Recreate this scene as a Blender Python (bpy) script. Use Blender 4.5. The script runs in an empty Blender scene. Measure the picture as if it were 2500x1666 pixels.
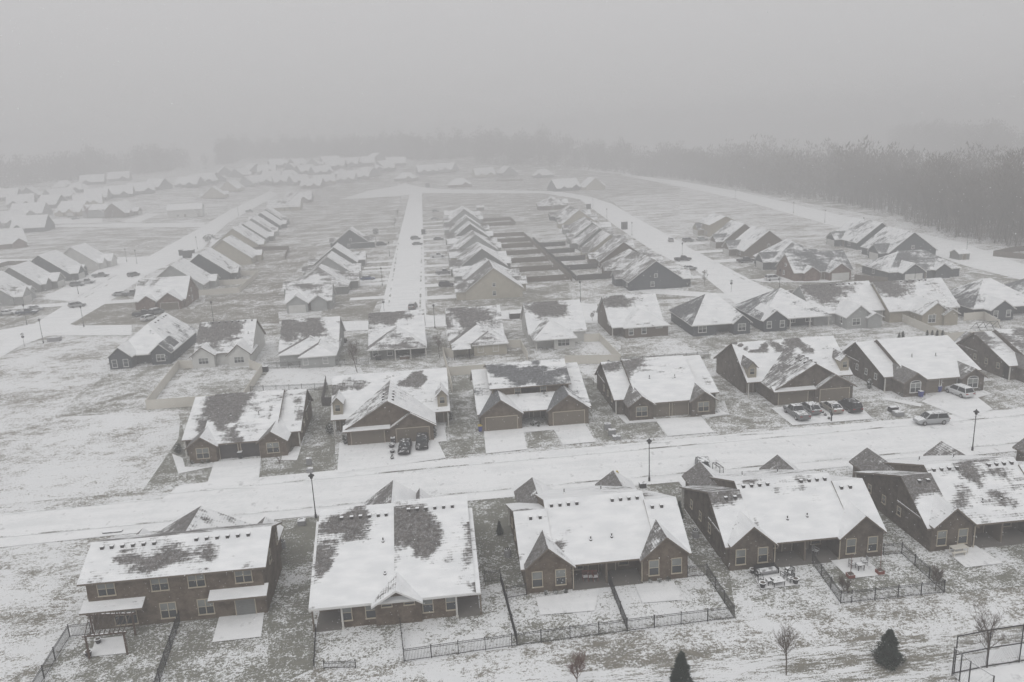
import bpy, math, random
from mathutils import Vector, Matrix, noise
R = math.radians
S = bpy.context.scene
COL = S.collection
random.seed(7)

# ---------------------------------------------------------------- camera
CAM_H, FPX, TH, RO, YAW = 44.0, 1944.0, R(14.3), R(2.6), R(5.7)
_f = Vector((math.sin(YAW)*math.cos(TH), math.cos(YAW)*math.cos(TH), -math.sin(TH)))
_r = Vector((math.cos(YAW), -math.sin(YAW), 0.0)); _u = _r.cross(_f)
_r2 = math.cos(RO)*_r - math.sin(RO)*_u
_u2 = math.sin(RO)*_r + math.cos(RO)*_u
cam = bpy.data.cameras.new('camera'); cam.sensor_width = 36; cam.lens = FPX/2500*36
cam.clip_start = 0.5; cam.clip_end = 6000
co = bpy.data.objects.new('camera', cam); COL.objects.link(co)
m = Matrix.Identity(4)
for i in range(3):
    m[i][0], m[i][1], m[i][2] = _r2[i], _u2[i], -_f[i]
m[2][3] = CAM_H
co.matrix_world = m
S.camera = co

# ---------------------------------------------------------------- world, sun, exposure
SUN_EL, SUN_AZ = 52.0, 200.0
w = bpy.data.worlds.new('World'); S.world = w; w.use_nodes = True
nt = w.node_tree; nt.nodes.clear()
sky = nt.nodes.new('ShaderNodeTexSky'); sky.sky_type = 'NISHITA'; sky.sun_disc = False
sky.sun_elevation = R(SUN_EL); sky.sun_rotation = R(SUN_AZ)
hs = nt.nodes.new('ShaderNodeHueSaturation'); hs.inputs['Saturation'].default_value = 0.12; hs.inputs['Value'].default_value = 0.07
tc = nt.nodes.new('ShaderNodeTexCoord'); sp = nt.nodes.new('ShaderNodeSeparateXYZ')
mr = nt.nodes.new('ShaderNodeValToRGB')
mr.color_ramp.elements[0].position = 0.0; mr.color_ramp.elements[0].color = (.53, .525, .53, 1)
mr.color_ramp.elements[1].position = 0.9; mr.color_ramp.elements[1].color = (1.0, 1.0, 1.0, 1)
e = mr.color_ramp.elements.new(0.17); e.color = (.63, .622, .63, 1)
e = mr.color_ramp.elements.new(0.32); e.color = (.74, .74, .745, 1)
mx = nt.nodes.new('ShaderNodeMixRGB'); mx.inputs[0].default_value = 0.9
bg = nt.nodes.new('ShaderNodeBackground'); bg.inputs[1].default_value = 0.965
wo = nt.nodes.new('ShaderNodeOutputWorld')
L = nt.links.new
L(sky.outputs[0], hs.inputs['Color']); L(hs.outputs[0], mx.inputs[1])
L(tc.outputs['Generated'], sp.inputs[0]); L(sp.outputs['Z'], mr.inputs[0]); L(mr.outputs[0], mx.inputs[2])
L(mx.outputs[0], bg.inputs[0]); L(bg.outputs[0], wo.inputs[0])
sl = bpy.data.lights.new('sun', 'SUN'); sl.energy = 0.9; sl.angle = R(35); sl.color = (1, .985, .96)
so = bpy.data.objects.new('sun', sl); COL.objects.link(so)
_az = R(SUN_AZ)
so.rotation_euler = Vector((math.sin(_az)*math.cos(R(SUN_EL)), math.cos(_az)*math.cos(R(SUN_EL)), math.sin(R(SUN_EL)))).to_track_quat('Z', 'Y').to_euler()
so.location = (0, 0, 60)
S.view_settings.view_transform = 'Standard'; S.view_settings.look = 'None'
S.view_settings.exposure = 0.0; S.view_settings.gamma = 1.0; S.view_settings.use_curve_mapping = False
S.render.engine = 'CYCLES'
cy = S.cycles
cy.use_denoising = True
try: cy.denoiser = 'OPENIMAGEDENOISE'
except Exception: pass
cy.max_bounces = 4; cy.diffuse_bounces = 2; cy.glossy_bounces = 2; cy.volume_bounces = 1; cy.transparent_max_bounces = 6
cy.transmission_bounces = 2
cy.use_adaptive_sampling = True; cy.adaptive_threshold = 0.02

# views used while measuring the photograph: (x0, y0, factor)
VW = {'Z1':(0,1100,1.8824),'Z2':(1250,1100,1.8824),'Z3':(0,700,1.8824),'Z4':(1250,700,1.8824),'F1':(0,330,2.8012),
      'F2':(830,330,2.8012),'F3':(1660,330,2.8012),'A':(0,0,.9412),'v1':(100,1180,3.7333),'v2':(700,1130,3.7333),
      'v3':(1200,1130,3.7333),'v4':(1650,1080,3.7333),'v5':(2050,1050,3.92),'r1':(200,740,3.7333),'r2':(750,740,3.7333),
      'r3':(1300,740,3.7333),'r4':(1900,700,3.7333),'w1':(0,600,4.48),'w6':(0,380,4.706),'w7':(480,360,4.706),
      'b1':(1350,1450,2.0461),'b2':(100,1480,5.8825),'m1':(1150,480,4.278),'m2':(1650,480,2.768),'m3':(900,400,3.361)}
def _ss(a, b, t):
    t = max(0., min(1., (t-a)/(b-a))); return t*t*(3-2*t)
def hill(x, y):
    """the ground rises gently beyond the last streets, mostly on the left"""
    if y <= 500: return 0.0
    pr = .045*(min(y, 1000)-500) + (.03*(min(y, 1400)-1000) if y > 1000 else 0)
    a = max(1-_ss(-240, -110, x), _ss(820, 1000, y)*(1-_ss(180, 380, x)))
    return pr*a*_ss(500, 560, y)
def g(v, x, y, z=0.0):
    """ground position (metres) of a point measured in the photograph"""
    x0, y0, k = VW[v]; px, py = x0+x/k, y0+y/k
    d = _f*FPX + _r2*(px-1250) - _u2*(py-833)
    t = (z-CAM_H)/d.z
    if z == 0.0 and d.y*t > 480 and hill(d.x*t, d.y*t) > 0:      # meet the rising ground
        a, b = t*.2, t
        for _ in range(30):
            c = (a+b)/2
            if CAM_H+d.z*c > hill(d.x*c, d.y*c): a = c
            else: b = c
        t = b
    return (d.x*t, d.y*t)
def G(v, *xy): return [g(v, xy[i], xy[i+1]) for i in range(0, len(xy), 2)]

def tag(o, label=None, cat=None, group=None, kind=None):
    if label: o['label'] = label
    if cat: o['category'] = cat
    if group: o['group'] = group
    if kind: o['kind'] = kind
    return o
def empty(name, x, y, z=0, rot=0):
    o = bpy.data.objects.new(name, None); COL.objects.link(o)
    o.empty_display_size = .5; o.location = (x, y, z+hill(x, y)); o.rotation_euler = (0, 0, rot); return o
def inst(name, me, parent=None, loc=(0,0,0), rot=0):
    o = bpy.data.objects.new(name, me); COL.objects.link(o); o.parent = parent; o.location = loc; o.rotation_euler = (0,0,rot); return o

class MB:
    def __init__(s): s.v=[]; s.f=[]; s.m=[]; s.uv=[]; s.sn=[]
    def face(s, pts, m=0, uv=None, sn=0.0):
        b = len(s.v); s.v.extend([tuple(p) for p in pts]); n = len(pts); s.f.append(tuple(range(b, b+n))); s.m.append(m)
        if isinstance(sn, (int, float)): s.sn.extend([sn]*n)
        else: s.sn.extend(sn)
        if uv is None:
            a, c, d = Vector(pts[0]), Vector(pts[1]), Vector(pts[-1]); nn = (c-a).cross(d-a)
            if nn.length < 1e-9 and n > 3: nn = (Vector(pts[2])-a).cross(d-a)
            if nn.length > 0: nn.normalize()
            if abs(nn.z) > .7: uv = [(p[0], p[1]) for p in pts]
            elif abs(nn.x) > abs(nn.y): uv = [(p[1], p[2]) for p in pts]
            else: uv = [(p[0], p[2]) for p in pts]
        s.uv.extend(uv)
    def box(s, x0, x1, y0, y1, z0, z1, m=0):
        F = s.face
        F([(x0,y0,z1),(x1,y0,z1),(x1,y1,z1),(x0,y1,z1)], m); F([(x0,y1,z0),(x1,y1,z0),(x1,y0,z0),(x0,y0,z0)], m)
        F([(x0,y0,z0),(x1,y0,z0),(x1,y0,z1),(x0,y0,z1)], m); F([(x1,y1,z0),(x0,y1,z0),(x0,y1,z1),(x1,y1,z1)], m)
        F([(x0,y1,z0),(x0,y0,z0),(x0,y0,z1),(x0,y1,z1)], m); F([(x1,y0,z0),(x1,y1,z0),(x1,y1,z1),(x1,y0,z1)], m)
    def bar(s, p, q, w, m=0, w2=None, n=4):
        p, q = Vector(p), Vector(q); d = (q-p)
        if d.length < 1e-6: return
        d.normalize(); a = d.orthogonal().normalized()
        if n == 4 and abs(d.z) < .99: a = d.cross(Vector((0,0,1))).normalized()
        b = d.cross(a); w2 = w if w2 is None else w2
        o = math.pi/n
        k = 1/math.cos(o) if n == 4 else 1
        r0 = [p+(a*math.cos(o+i*2*math.pi/n)+b*math.sin(o+i*2*math.pi/n))*w*.5*k for i in range(n)]
        r1 = [q+(a*math.cos(o+i*2*math.pi/n)+b*math.sin(o+i*2*math.pi/n))*w2*.5*k for i in range(n)]
        for i in range(n):
            j = (i+1) % n; s.face([r0[i], r0[j], r1[j], r1[i]], m)
        if n > 3: s.face(r0[::-1], m); s.face(r1, m)
    def lathe(s, prof, n=10, m=0, cx=0, cy=0, cz=0):
        for k in range(len(prof)-1):
            (r0, z0), (r1, z1) = prof[k], prof[k+1]
            for i in range(n):
                a, b = 2*math.pi*i/n, 2*math.pi*(i+1)/n
                P = lambda r, z, t: (cx+r*math.cos(t), cy+r*math.sin(t), cz+z)
                pts = [P(r0,z0,a), P(r0,z0,b), P(r1,z1,b), P(r1,z1,a)]
                if r1 < 1e-5: pts = pts[:3]
                elif r0 < 1e-5: pts = pts[1:]
                s.face(pts, m)
    def mesh(s, name, mats, merge=False, smooth=False):
        v, f = s.v, s.f
        if merge:
            idx = {}; v = []; f = []
            for fc in s.f:
                t = []
                for i in fc:
                    k = tuple(round(c, 4) for c in s.v[i])
                    if k not in idx: idx[k] = len(v); v.append(s.v[i])
                    t.append(idx[k])
                f.append(t)
        me = bpy.data.meshes.new(name); me.from_pydata(v, [], f)
        for mt in mats: me.materials.append(mt)
        me.polygons.foreach_set('material_index', s.m)
        if smooth: me.polygons.foreach_set('use_smooth', [True]*len(s.f))
        ul = me.uv_layers.new(name='UVMap')
        ul.data.foreach_set('uv', [c for p in s.uv for c in p])
        if not merge and any(s.sn):
            at = me.attributes.new('snow', 'FLOAT', 'POINT'); at.data.foreach_set('value', s.sn)
        me.update(); return me
    def build(s, name, mats, parent=None, loc=(0,0,0), rot=0, **k):
        if not isinstance(mats, (list, tuple)): mats = [mats]
        return inst(name, s.mesh(name, mats, **k), parent, loc, rot)

# ---------------------------------------------------------------- materials
class NT:
    def __init__(s, name):
        s.mat = bpy.data.materials.new(name); s.mat.use_nodes = True; s.t = s.mat.node_tree; s.t.nodes.clear()
        s.o = s.n('ShaderNodeOutputMaterial'); s.b = s.n('ShaderNodeBsdfPrincipled'); s.l(s.b.outputs[0], s.o.inputs[0])
        s.b.inputs['Roughness'].default_value = .85
        s.b.inputs['Specular IOR Level'].default_value = .25
    def n(s, t, **k):
        x = s.t.nodes.new(t)
        for a, b in k.items(): setattr(x, a, b)
        return x
    def l(s, a, b): s.t.links.new(a, b)
    def put(s, sock, v):
        if isinstance(v, bpy.types.NodeSocket): s.l(v, sock)
        elif isinstance(v, (tuple, list)) and len(v) == 3 and sock.type == 'RGBA': sock.default_value = (*v, 1)
        else: sock.default_value = v
    def noise(s, vec, scale, detail=3, rough=.55):
        x = s.n('ShaderNodeTexNoise'); s.put(x.inputs['Vector'], vec); x.inputs['Scale'].default_value = scale
        x.inputs['Detail'].default_value = detail; x.inputs['Roughness'].default_value = rough; return x.outputs['Fac']
    def math(s, op, a, b=0.0, c=0.0):
        x = s.n('ShaderNodeMath', operation=op); s.put(x.inputs[0], a); s.put(x.inputs[1], b); s.put(x.inputs[2], c); return x.outputs[0]
    def mix(s, f, a, b):
        x = s.n('ShaderNodeMixRGB'); s.put(x.inputs[0], f); s.put(x.inputs[1], a); s.put(x.inputs[2], b); return x.outputs[0]
    def ramp(s, v, lo, hi):
        x = s.n('ShaderNodeMapRange', interpolation_type='SMOOTHSTEP'); s.put(x.inputs[0], v); s.put(x.inputs[1], lo); s.put(x.inputs[2], hi); return x.outputs[0]
    def wpos(s): return s.n('ShaderNodeNewGeometry').outputs['Position']
    def scale(s, v, sc, rot=0):
        x = s.n('ShaderNodeMapping'); s.put(x.inputs['Vector'], v); x.inputs['Scale'].default_value = sc; x.inputs['Rotation'].default_value = (0,0,rot); return x.outputs[0]
    def uv(s): return s.n('ShaderNodeUVMap', uv_map='UVMap').outputs[0]
    def bump(s, h, st=.3, d=.05):
        x = s.n('ShaderNodeBump'); x.inputs['Strength'].default_value = st; x.inputs['Distance'].default_value = d; s.l(h, x.inputs['Height']); s.l(x.outputs[0], s.b.inputs['Normal'])
    def col(s, c, rough=None):
        s.put(s.b.inputs['Base Color'], c)
        if rough is not None: s.put(s.b.inputs['Roughness'], rough)
        return s.mat
SNOW = (.80, .81, .825)
def snow_on_top(k, base, lo=.45, hi=.75, amt=.5, sc=2.0):
    """snow that settled on faces pointing up"""
    nz = k.n('ShaderNodeSeparateXYZ'); k.l(k.n('ShaderNodeNewGeometry').outputs['Normal'], nz.inputs[0])
    up = k.ramp(nz.outputs['Z'], lo, hi)
    nn = k.noise(k.wpos(), sc, 4, .7)
    msk = k.math('MULTIPLY', up, k.ramp(nn, .62-amt*.5, .72-amt*.5))
    return k.mix(msk, base, SNOW)
def m_plain(name, c, rough=.7, var=.25, top=None, sc=1.5, metal=0):
    k = NT(name)
    nn = k.noise(k.wpos(), sc, 5, .6)
    a = tuple(x*(1-var) for x in c); b = tuple(min(1, x*(1+var)) for x in c)
    cc = k.mix(nn, a, b)
    if top is not None: cc = snow_on_top(k, cc, amt=top)
    k.b.inputs['Metallic'].default_value = metal
    return k.col(cc, rough)
def m_brick(name, c1, c2, mortar):
    k = NT(name); uv = k.uv()
    b = k.n('ShaderNodeTexBrick'); k.l(uv, b.inputs['Vector'])
    b.inputs['Color1'].default_value = (*c1, 1); b.inputs['Color2'].default_value = (*c2, 1); b.inputs['Mortar'].default_value = (*mortar, 1)
    b.inputs['Scale'].default_value = 1; b.inputs['Brick Width'].default_value = .22; b.inputs['Row Height'].default_value = .075
    b.inputs['Mortar Size'].default_value = .012; b.inputs['Bias'].default_value = -.1
    n1 = k.noise(k.wpos(), .9, 5, .65); n2 = k.noise(k.wpos(), 9, 2, .6)
    c = k.mix(k.ramp(n1, .35, .7), b.outputs[0], tuple(x*.72 for x in c1))
    c = k.mix(k.math('MULTIPLY', k.ramp(n2, .55, .75), .35), c, tuple(min(1, x*1.6) for x in c2))
    k.bump(b.outputs['Fac'], .4, -.01)
    return k.col(c, .9)
def m_siding(name, c, trimline=.72):
    k = NT(name); uv = k.uv(); sp = k.n('ShaderNodeSeparateXYZ'); k.l(uv, sp.inputs[0])
    fr = k.math('FRACT', k.math('MULTIPLY', sp.outputs['Y'], 1/.19))
    ln = k.ramp(fr, 0.0, .3)
    n1 = k.noise(k.wpos(), .7, 4, .6)
    base = k.mix(k.ramp(n1, .3, .7), tuple(x*.85 for x in c), c)
    cc = k.mix(ln, tuple(x*trimline for x in c), base)
    k.bump(fr, .5, .02)
    return k.col(cc, .65)
def m_roof(name, dark):
    k = NT(name); uv = k.uv(); P = k.wpos()
    at = k.n('ShaderNodeAttribute', attribute_name='snow'); sn = at.outputs['Fac']
    sp = k.n('ShaderNodeSeparateXYZ'); k.l(uv, sp.inputs[0])
    row = k.math('MULTIPLY', sp.outputs['Y'], 1/.28)
    fr = k.math('FRACT', row); rid = k.math('FLOOR', row)
    # tabs: offset each row
    cmb = k.n('ShaderNodeCombineXYZ'); k.l(k.math('ADD', k.math('MULTIPLY', sp.outputs['X'], 2.2), k.math('MULTIPLY', rid, .53)), cmb.inputs[0]); k.l(rid, cmb.inputs[1])
    tab = k.n('ShaderNodeTexWhiteNoise', noise_dimensions='2D')
    fl = k.n('ShaderNodeVectorMath', operation='FLOOR'); k.l(cmb.outputs[0], fl.inputs[0]); k.l(fl.outputs[0], tab.inputs['Vector'])
    n1 = k.noise(P, .55, 4, .6); n2 = k.noise(P, 3.5, 4, .7)
    streak = k.noise(k.scale(uv, (2.2, .35, 1)), 1.0, 3, .6)
    wind = k.noise(k.scale(P, (.28, 1.3, .9), R(34)), 1.0, 4, .6)
    h = k.math('ADD', sn, k.math('MULTIPLY', k.math('SUBTRACT', n1, .5), .55))
    h = k.math('ADD', h, k.math('MULTIPLY', k.math('SUBTRACT', wind, .5), 1.25))
    h = k.math('ADD', h, k.math('MULTIPLY', k.math('SUBTRACT', n2, .5), .6))
    h = k.math('ADD', h, k.math('MULTIPLY', k.math('SUBTRACT', streak, .5), .35))
    h = k.math('ADD', h, k.math('MULTIPLY', k.math('SUBTRACT', .5, fr), .2))
    h = k.math('ADD', h, k.math('MULTIPLY', k.math('SUBTRACT', tab.outputs['Value'], .5), .14))
    msk = k.ramp(h, .34, .70)
    n3 = k.noise(P, 1.3, 3, .6)
    d1 = tuple(x*.75 for x in dark); d2 = tuple(x*1.35 for x in dark)
    dc = k.mix(tab.outputs['Value'], d1, d2)
    n5 = k.noise(P, 9.0, 3, .7)
    dust = k.math('MULTIPLY', k.ramp(k.math('ADD', k.math('MULTIPLY', n2, .5), k.math('MULTIPLY', n5, .5)), .42, .72), .5)
    dc = k.mix(dust, dc, (.55,.56,.58))
    n4 = k.noise(k.scale(uv, (.5, 1.2, 1)), .8, 3, .5)
    sc = k.mix(k.ramp(n4, .3, .75), (.70,.71,.725), (.81,.815,.825))
    c = k.mix(msk, dc, sc)
    k.bump(k.math('ADD', msk, k.math('MULTIPLY', fr, .15)), .5, .05)
    return k.col(c, .85)
def m_ground(name):
    """snow over grass; object colour: R = how much grass shows, G = green..brown, B = how streaky"""
    k = NT(name); P = k.wpos(); oi = k.n('ShaderNodeObjectInfo'); sp = k.n('ShaderNodeSeparateColor'); k.l(oi.outputs['Color'], sp.inputs[0])
    cov, tone, stk = sp.outputs[0], sp.outputs[1], sp.outputs[2]
    Ps = k.scale(P, (.28, 1.25, 1), R(8))
    vm = k.n('ShaderNodeMixRGB'); k.l(stk, vm.inputs[0]); k.l(P, vm.inputs[1]); k.l(Ps, vm.inputs[2]); V = vm.outputs[0]
    nA = k.noise(V, .09, 3, .55); nB = k.noise(V, .5, 4, .62); nC = k.noise(V, 1.5, 3, .65); nE = k.noise(V, 3.4, 3, .7); nD = k.noise(P, 7.0, 3, .7)
    def ce(n, w): return k.math('MULTIPLY', k.math('SUBTRACT', n, .5), w)
    h = k.math('ADD', k.math('ADD', ce(nA, 1.7), ce(nB, 1.8)), k.math('ADD', ce(nC, 1.0), k.math('ADD', ce(nE, 2.1), ce(nD, 2.0))))
    nS = k.noise(k.scale(P, (.10, .8, 1), R(4)), 1.0, 4, .65)
    h = k.math('ADD', h, k.math('MULTIPLY', k.math('MULTIPLY', k.math('SUBTRACT', nS, .5), 2.0), stk))
    h = k.math('ADD', h, k.math('MULTIPLY', k.math('SUBTRACT', cov, .5), 1.0))
    msk = k.ramp(h, -.10, .34)
    gcol = k.mix(tone, (.15, .125, .09), (.105, .112, .082))
    gcol = k.mix(nD, tuple([.07,.066,.048]), gcol)
    gcol = k.mix(k.math('MULTIPLY', k.ramp(nC, .4, .7), .6), gcol, k.mix(tone, (.20,.165,.12), (.145,.15,.112)))
    c = k.mix(k.math('MULTIPLY', msk, .9), k.mix(nB, (.66,.67,.685), (.80,.805,.815)), gcol)
    k.bump(k.math('ADD', nC, nD), .45, .12)
    return k.col(c, .95)
def m_snow(name):
    k = NT(name); P = k.wpos()
    n1 = k.noise(k.scale(P, (.25, 1.0, 1), R(6)), .5, 4, .6); n2 = k.noise(P, 2.2, 4, .65); n3 = k.noise(k.scale(P, (1,.6,1), R(-35)), .8, 3, .6)
    h = k.math('ADD', k.math('MULTIPLY', n1, .6), k.math('ADD', k.math('MULTIPLY', n2, .25), k.math('MULTIPLY', n3, .35)))
    c = k.mix(k.ramp(h, .45, .68), (.70,.71,.72), (.79,.795,.805))
    c = k.mix(k.math('MULTIPLY', k.ramp(k.math('ADD', n3, k.math('MULTIPLY', n2, .3)), .74, .90), .75), c, (.46,.465,.475))
    k.bump(h, .5, .08)
    return k.col(c, .9)
def m_gutter(name):
    k = NT(name); P = k.wpos()
    n1 = k.noise(k.scale(P, (.3, .3, 1)), .6, 3, .6); n2 = k.noise(P, 5, 3, .7)
    msk = k.ramp(k.math('ADD', k.math('MULTIPLY', n1, 1.0), k.math('MULTIPLY', n2, .5)), .70, .90)
    return k.col(k.mix(msk, (.80,.81,.82), (.16,.155,.14)), .9)
def m_glass(name, c=(.03,.035,.04), rough=.15):
    k = NT(name); k.b.inputs['Specular IOR Level'].default_value = .5
    nn = k.noise(k.wpos(), .8, 2, .5)
    return k.col(k.mix(nn, tuple(x*.6 for x in c), tuple(x*1.8 for x in c)), rough)
M = {}
M['snow'] = m_snow('snow_cover'); M['ground'] = m_ground('snowy_grass'); M['gutter'] = m_gutter('gutter_edge')
M['brick'] = m_brick('brown_brick', (.104,.074,.053), (.15,.112,.082), (.19,.17,.138))
M['brick2'] = m_brick('grey_brick', (.08,.062,.049), (.12,.095,.074), (.165,.148,.125))
M['brick3'] = m_brick('red_brick', (.13,.075,.058), (.185,.11,.085), (.23,.2,.17))
M['tan'] = m_siding('tan_siding', (.36,.325,.26)); M['white'] = m_siding('white_siding', (.62,.62,.60), .8)
M['grey'] = m_siding('grey_siding', (.20,.205,.20)); M['dark'] = m_siding('dark_siding', (.075,.085,.095)); M['blue'] = m_siding('blue_siding', (.13,.16,.18))
M['lgrey'] = m_siding('pale_grey_siding', (.36,.37,.365)); M['beige'] = m_siding('beige_siding', (.45,.42,.35)); M['brown'] = m_siding('brown_siding', (.14,.115,.095))
M['roof'] = m_roof('snowy_shingles', (.088,.08,.075)); M['roof2'] = m_roof('snowy_dark_shingles', (.068,.07,.075))
M['trim_w'] = m_plain('white_trim', (.62,.62,.61), .6, .1); M['trim_b'] = m_plain('beige_trim', (.42,.37,.29), .6, .1); M['trim_d'] = m_plain('brown_trim', (.14,.115,.09), .6, .15)
M['glass'] = m_glass('window_glass'); M['glass2'] = m_glass('blind_sheen_glass', (.16,.17,.165), .25)  # upper sash: pale blinds, with reflected light painted into the same grey
M['garage_t'] = m_siding('tan_garage', (.165,.14,.11), .85); M['garage_w'] = m_siding('white_garage', (.62,.62,.6), .85); M['garage_d'] = m_siding('dark_garage', (.06,.055,.055), .8)
M['black'] = m_plain('black_metal', (.018,.018,.02), .5, .2); M['dark_plastic'] = m_plain('dark_plastic', (.03,.03,.033), .5, .3, top=.55, sc=4)
M['metal'] = m_plain('grey_metal', (.25,.25,.26), .45, .15, top=.4); M['vinyl'] = m_plain('cream_vinyl', (.60,.575,.52), .6, .08, sc=.6)
M['wood'] = m_plain('weathered_wood', (.155,.13,.11), .85, .3, sc=3); M['wood_d'] = m_plain('dark_fence_wood', (.085,.08,.078), .85, .3, sc=3)
M['post_w'] = m_plain('porch_post', (.55,.54,.51), .6, .1); M['timber'] = m_plain('brown_timber', (.09,.06,.045), .8, .3, top=.45, sc=5)
M['vent'] = m_plain('vent_metal', (.05,.048,.046), .6, .2, top=.9); M['porchfloor'] = m_plain('shaded_porch_concrete', (.15,.14,.13), .9, .2)  # porch floor darkened: shade under the patio roofs is in its colour
M['bark'] = m_plain('bark', (.085,.07,.06), .9, .3, sc=4); M['twig'] = m_plain('twigs', (.115,.092,.078), .9, .3, sc=2); M['twig_r'] = m_plain('reddish_twigs', (.15,.085,.07), .9, .3, sc=2)
M['twig_far'] = m_plain('winter_crowns', (.125,.108,.095), .9, .3, sc=.3)
M['needle'] = m_plain('conifer_needles', (.022,.032,.024), .9, .45); M['shrub'] = m_plain('shrub_leaves', (.04,.045,.032), .85, .4, top=.3, sc=6)
# ================================================================ ground, roads, lawns
import bmesh
def drape(me):
    """cut a flat sheet along the terrain's 25 m triangles and lift it onto them"""
    bm = bmesh.new(); bm.from_mesh(me)
    bmesh.ops.triangulate(bm, faces=bm.faces)
    xs = [v.co.x for v in bm.verts]; ys = [v.co.y for v in bm.verts]
    def cut(co, no):
        bmesh.ops.bisect_plane(bm, geom=bm.verts[:]+bm.edges[:]+bm.faces[:], dist=1e-4, plane_co=co, plane_no=no)
    q = 25.0
    if max(xs)-min(xs) > 2000 or max(ys)-min(ys) > 1100:
        x0, x1, y0, y1 = -1400, 400, 500, 1600
    else: x0, x1, y0, y1 = min(xs), min(max(xs), 400), max(500, min(ys)), max(ys)
    for i in range(int(math.floor(x0/q)), int(math.ceil(x1/q))+1): cut((i*q, 0, 0), (1, 0, 0))
    for j in range(int(math.floor(y0/q)), int(math.ceil(y1/q))+1): cut((0, j*q, 0), (0, 1, 0))
    for k in range(int(math.floor((x0+y0)/q)), int(math.ceil((x1+y1)/q))+1): cut((k*q, 0, 0), (1, 1, 0))
    def tri_h(x, y):
        i, j = math.floor(x/q+1e-6), math.floor(y/q+1e-6); u, v = x/q-i, y/q-j
        h = lambda a, b: hill((i+a)*q, (j+b)*q)
        if u+v <= 1: return h(0,0)+(h(1,0)-h(0,0))*u+(h(0,1)-h(0,0))*v
        return h(1,1)+(h(0,1)-h(1,1))*(1-u)+(h(1,0)-h(1,1))*(1-v)
    for v in bm.verts: v.co.z += tri_h(v.co.x, v.co.y)
    bm.to_mesh(me); bm.free(); me.update()
def sheet(name, pts, z, mat, color=None, cell=None):
    b = MB(); b.face([(p[0], p[1], z) for p in pts]); me = b.mesh(name, [M[mat]])
    if max(p[1] for p in pts) > 500 and min(p[0] for p in pts) < 400: drape(me)
    o = inst(name, me); tag(o, kind='structure')
    if color: o.color = (*color, 1)
    return o
_nl = [0]
def area(name, pts, mat, color=None):
    """flush ground sheets, each on a level of its own a few mm up"""
    _nl[0] += 1
    a = sum(p[0]*q[1]-q[0]*p[1] for p, q in zip(pts, pts[1:]+pts[:1]))
    if a < 0: pts = pts[::-1]
    if name == 'lawn' and color and sum(p[1] for p in pts)/len(pts) > 190: color = (min(.95, color[0]+.13), color[1]*.7, color[2])
    elif name == 'lawn' and color: color = (min(.95, color[0]+.05), color[1], color[2])
    base = {'ground':.012, 'snow':.05}[mat] if name != 'driveway' and name != 'path' and name != 'patio' else .07
    return sheet(name, pts, base+.0004*_nl[0], mat, color)
def terrain():
    q = 25.0; nx = range(-56, 17); ny = range(20, 65); vs = {}; b = MB()
    for i in nx:
        for j in ny:
            if i == 16 or j == 64: continue
            P = [(a*q, c*q, hill(a*q, c*q)) for a, c in ((i,j),(i+1,j),(i+1,j+1),(i,j+1))]
            b.face([P[0], P[1], P[3]]); b.face([P[1], P[2], P[3]])
    x0, x1, y0, y1 = -1400, 400, 500, 1600
    b.face([(-2600,-40,0),(2600,-40,0),(2600,y0,0),(-2600,y0,0)])
    b.face([(x1,y0,0),(2600,y0,0),(2600,3200,0),(x1,3200,0)])
    for j in ny:
        if j < 64: b.face([(-2600,j*q,hill(-2600,j*q)),(x0,j*q,hill(x0,j*q)),(x0,j*q+q,hill(x0,j*q+q)),(-2600,j*q+q,hill(-2600,j*q+q))])
    b.face([(-2600,y1,hill(-2600,y1)),(x0,y1,hill(x0,y1)),(x0,3200,hill(x0,3200)),(-2600,3200,hill(-2600,3200))])
    for i in nx:
        if i < 16: b.face([(i*q,y1,hill(i*q,y1)),(i*q+q,y1,hill(i*q+q,y1)),(i*q+q,3200,hill(i*q+q,3200)),(i*q,3200,hill(i*q,3200))])
    o = b.build('ground', M['ground']); tag(o, kind='structure'); o.color = (.55,.3,.3,1)
terrain()
def rect(x0,x1,y0,y1): return [(x0,y0),(x1,y0),(x1,y1),(x0,y1)]
area('ground', rect(-110,1300,400,500), 'ground', (.74,.3,.3))
area('ground', rect(-110,1300,500,1500), 'ground', (.74,.3,.3))
area('ground', rect(-700,700,205,400), 'ground', (.60,.2,.4))
# near foreground
area('ground', rect(-140,140,20,57.5), 'ground', (.47,.4,1.0))
area('ground', G('Z1',-200,440, 400,415, 400,850, 190,1080, -300,1080), 'ground', (.42,.3,.35))
area('lawn', G('Z1',420,848, 322,858, 190,1075, 735,1075, 830,780), 'ground', (.60,.75,.1))
area('lawn', G('Z1',850,775, 1235,740, 1445,740, 1445,1000, 1300,1070, 735,1075), 'ground', (.66,.75,.15))
area('lawn', G('Z1',1240,330, 1490,300, 1440,740, 1440,1010, 1230,1000), 'ground', (.86,.75,.1))
area('lawn', G('Z1',1450,830, 1850,780, 1855,970, 1445,1000), 'ground', (.44,.7,.1))
area('lawn', G('Z1',1845,830, 2305,600, 2353,750, 2380,905, 1858,972), 'ground', (.40,.7,.1))
area('lawn', G('Z1',2120,215, 2353,185, 2420,220, 2440,640, 2300,610, 2230,620), 'ground', (.80,.8,.1))
area('lawn', G('Z2',-30,680, 805,585, 895,575, 1020,772, 0,902), 'ground', (.43,.75,.05))
area('lawn', G('Z2',560,130, 800,115, 790,270, 1000,555, 1030,780, 890,575, 800,480, 700,200), 'ground', (.76,.75,.1))
area('lawn', G('Z2',1000,555, 1700,475, 1990,655, 1560,700, 1030,780), 'ground', (.40,.8,.1))
area('lawn', G('Z2',1380,520, 1710,480, 1800,470, 1985,655, 1510,705), 'ground', (.60,.85,.1))
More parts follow.
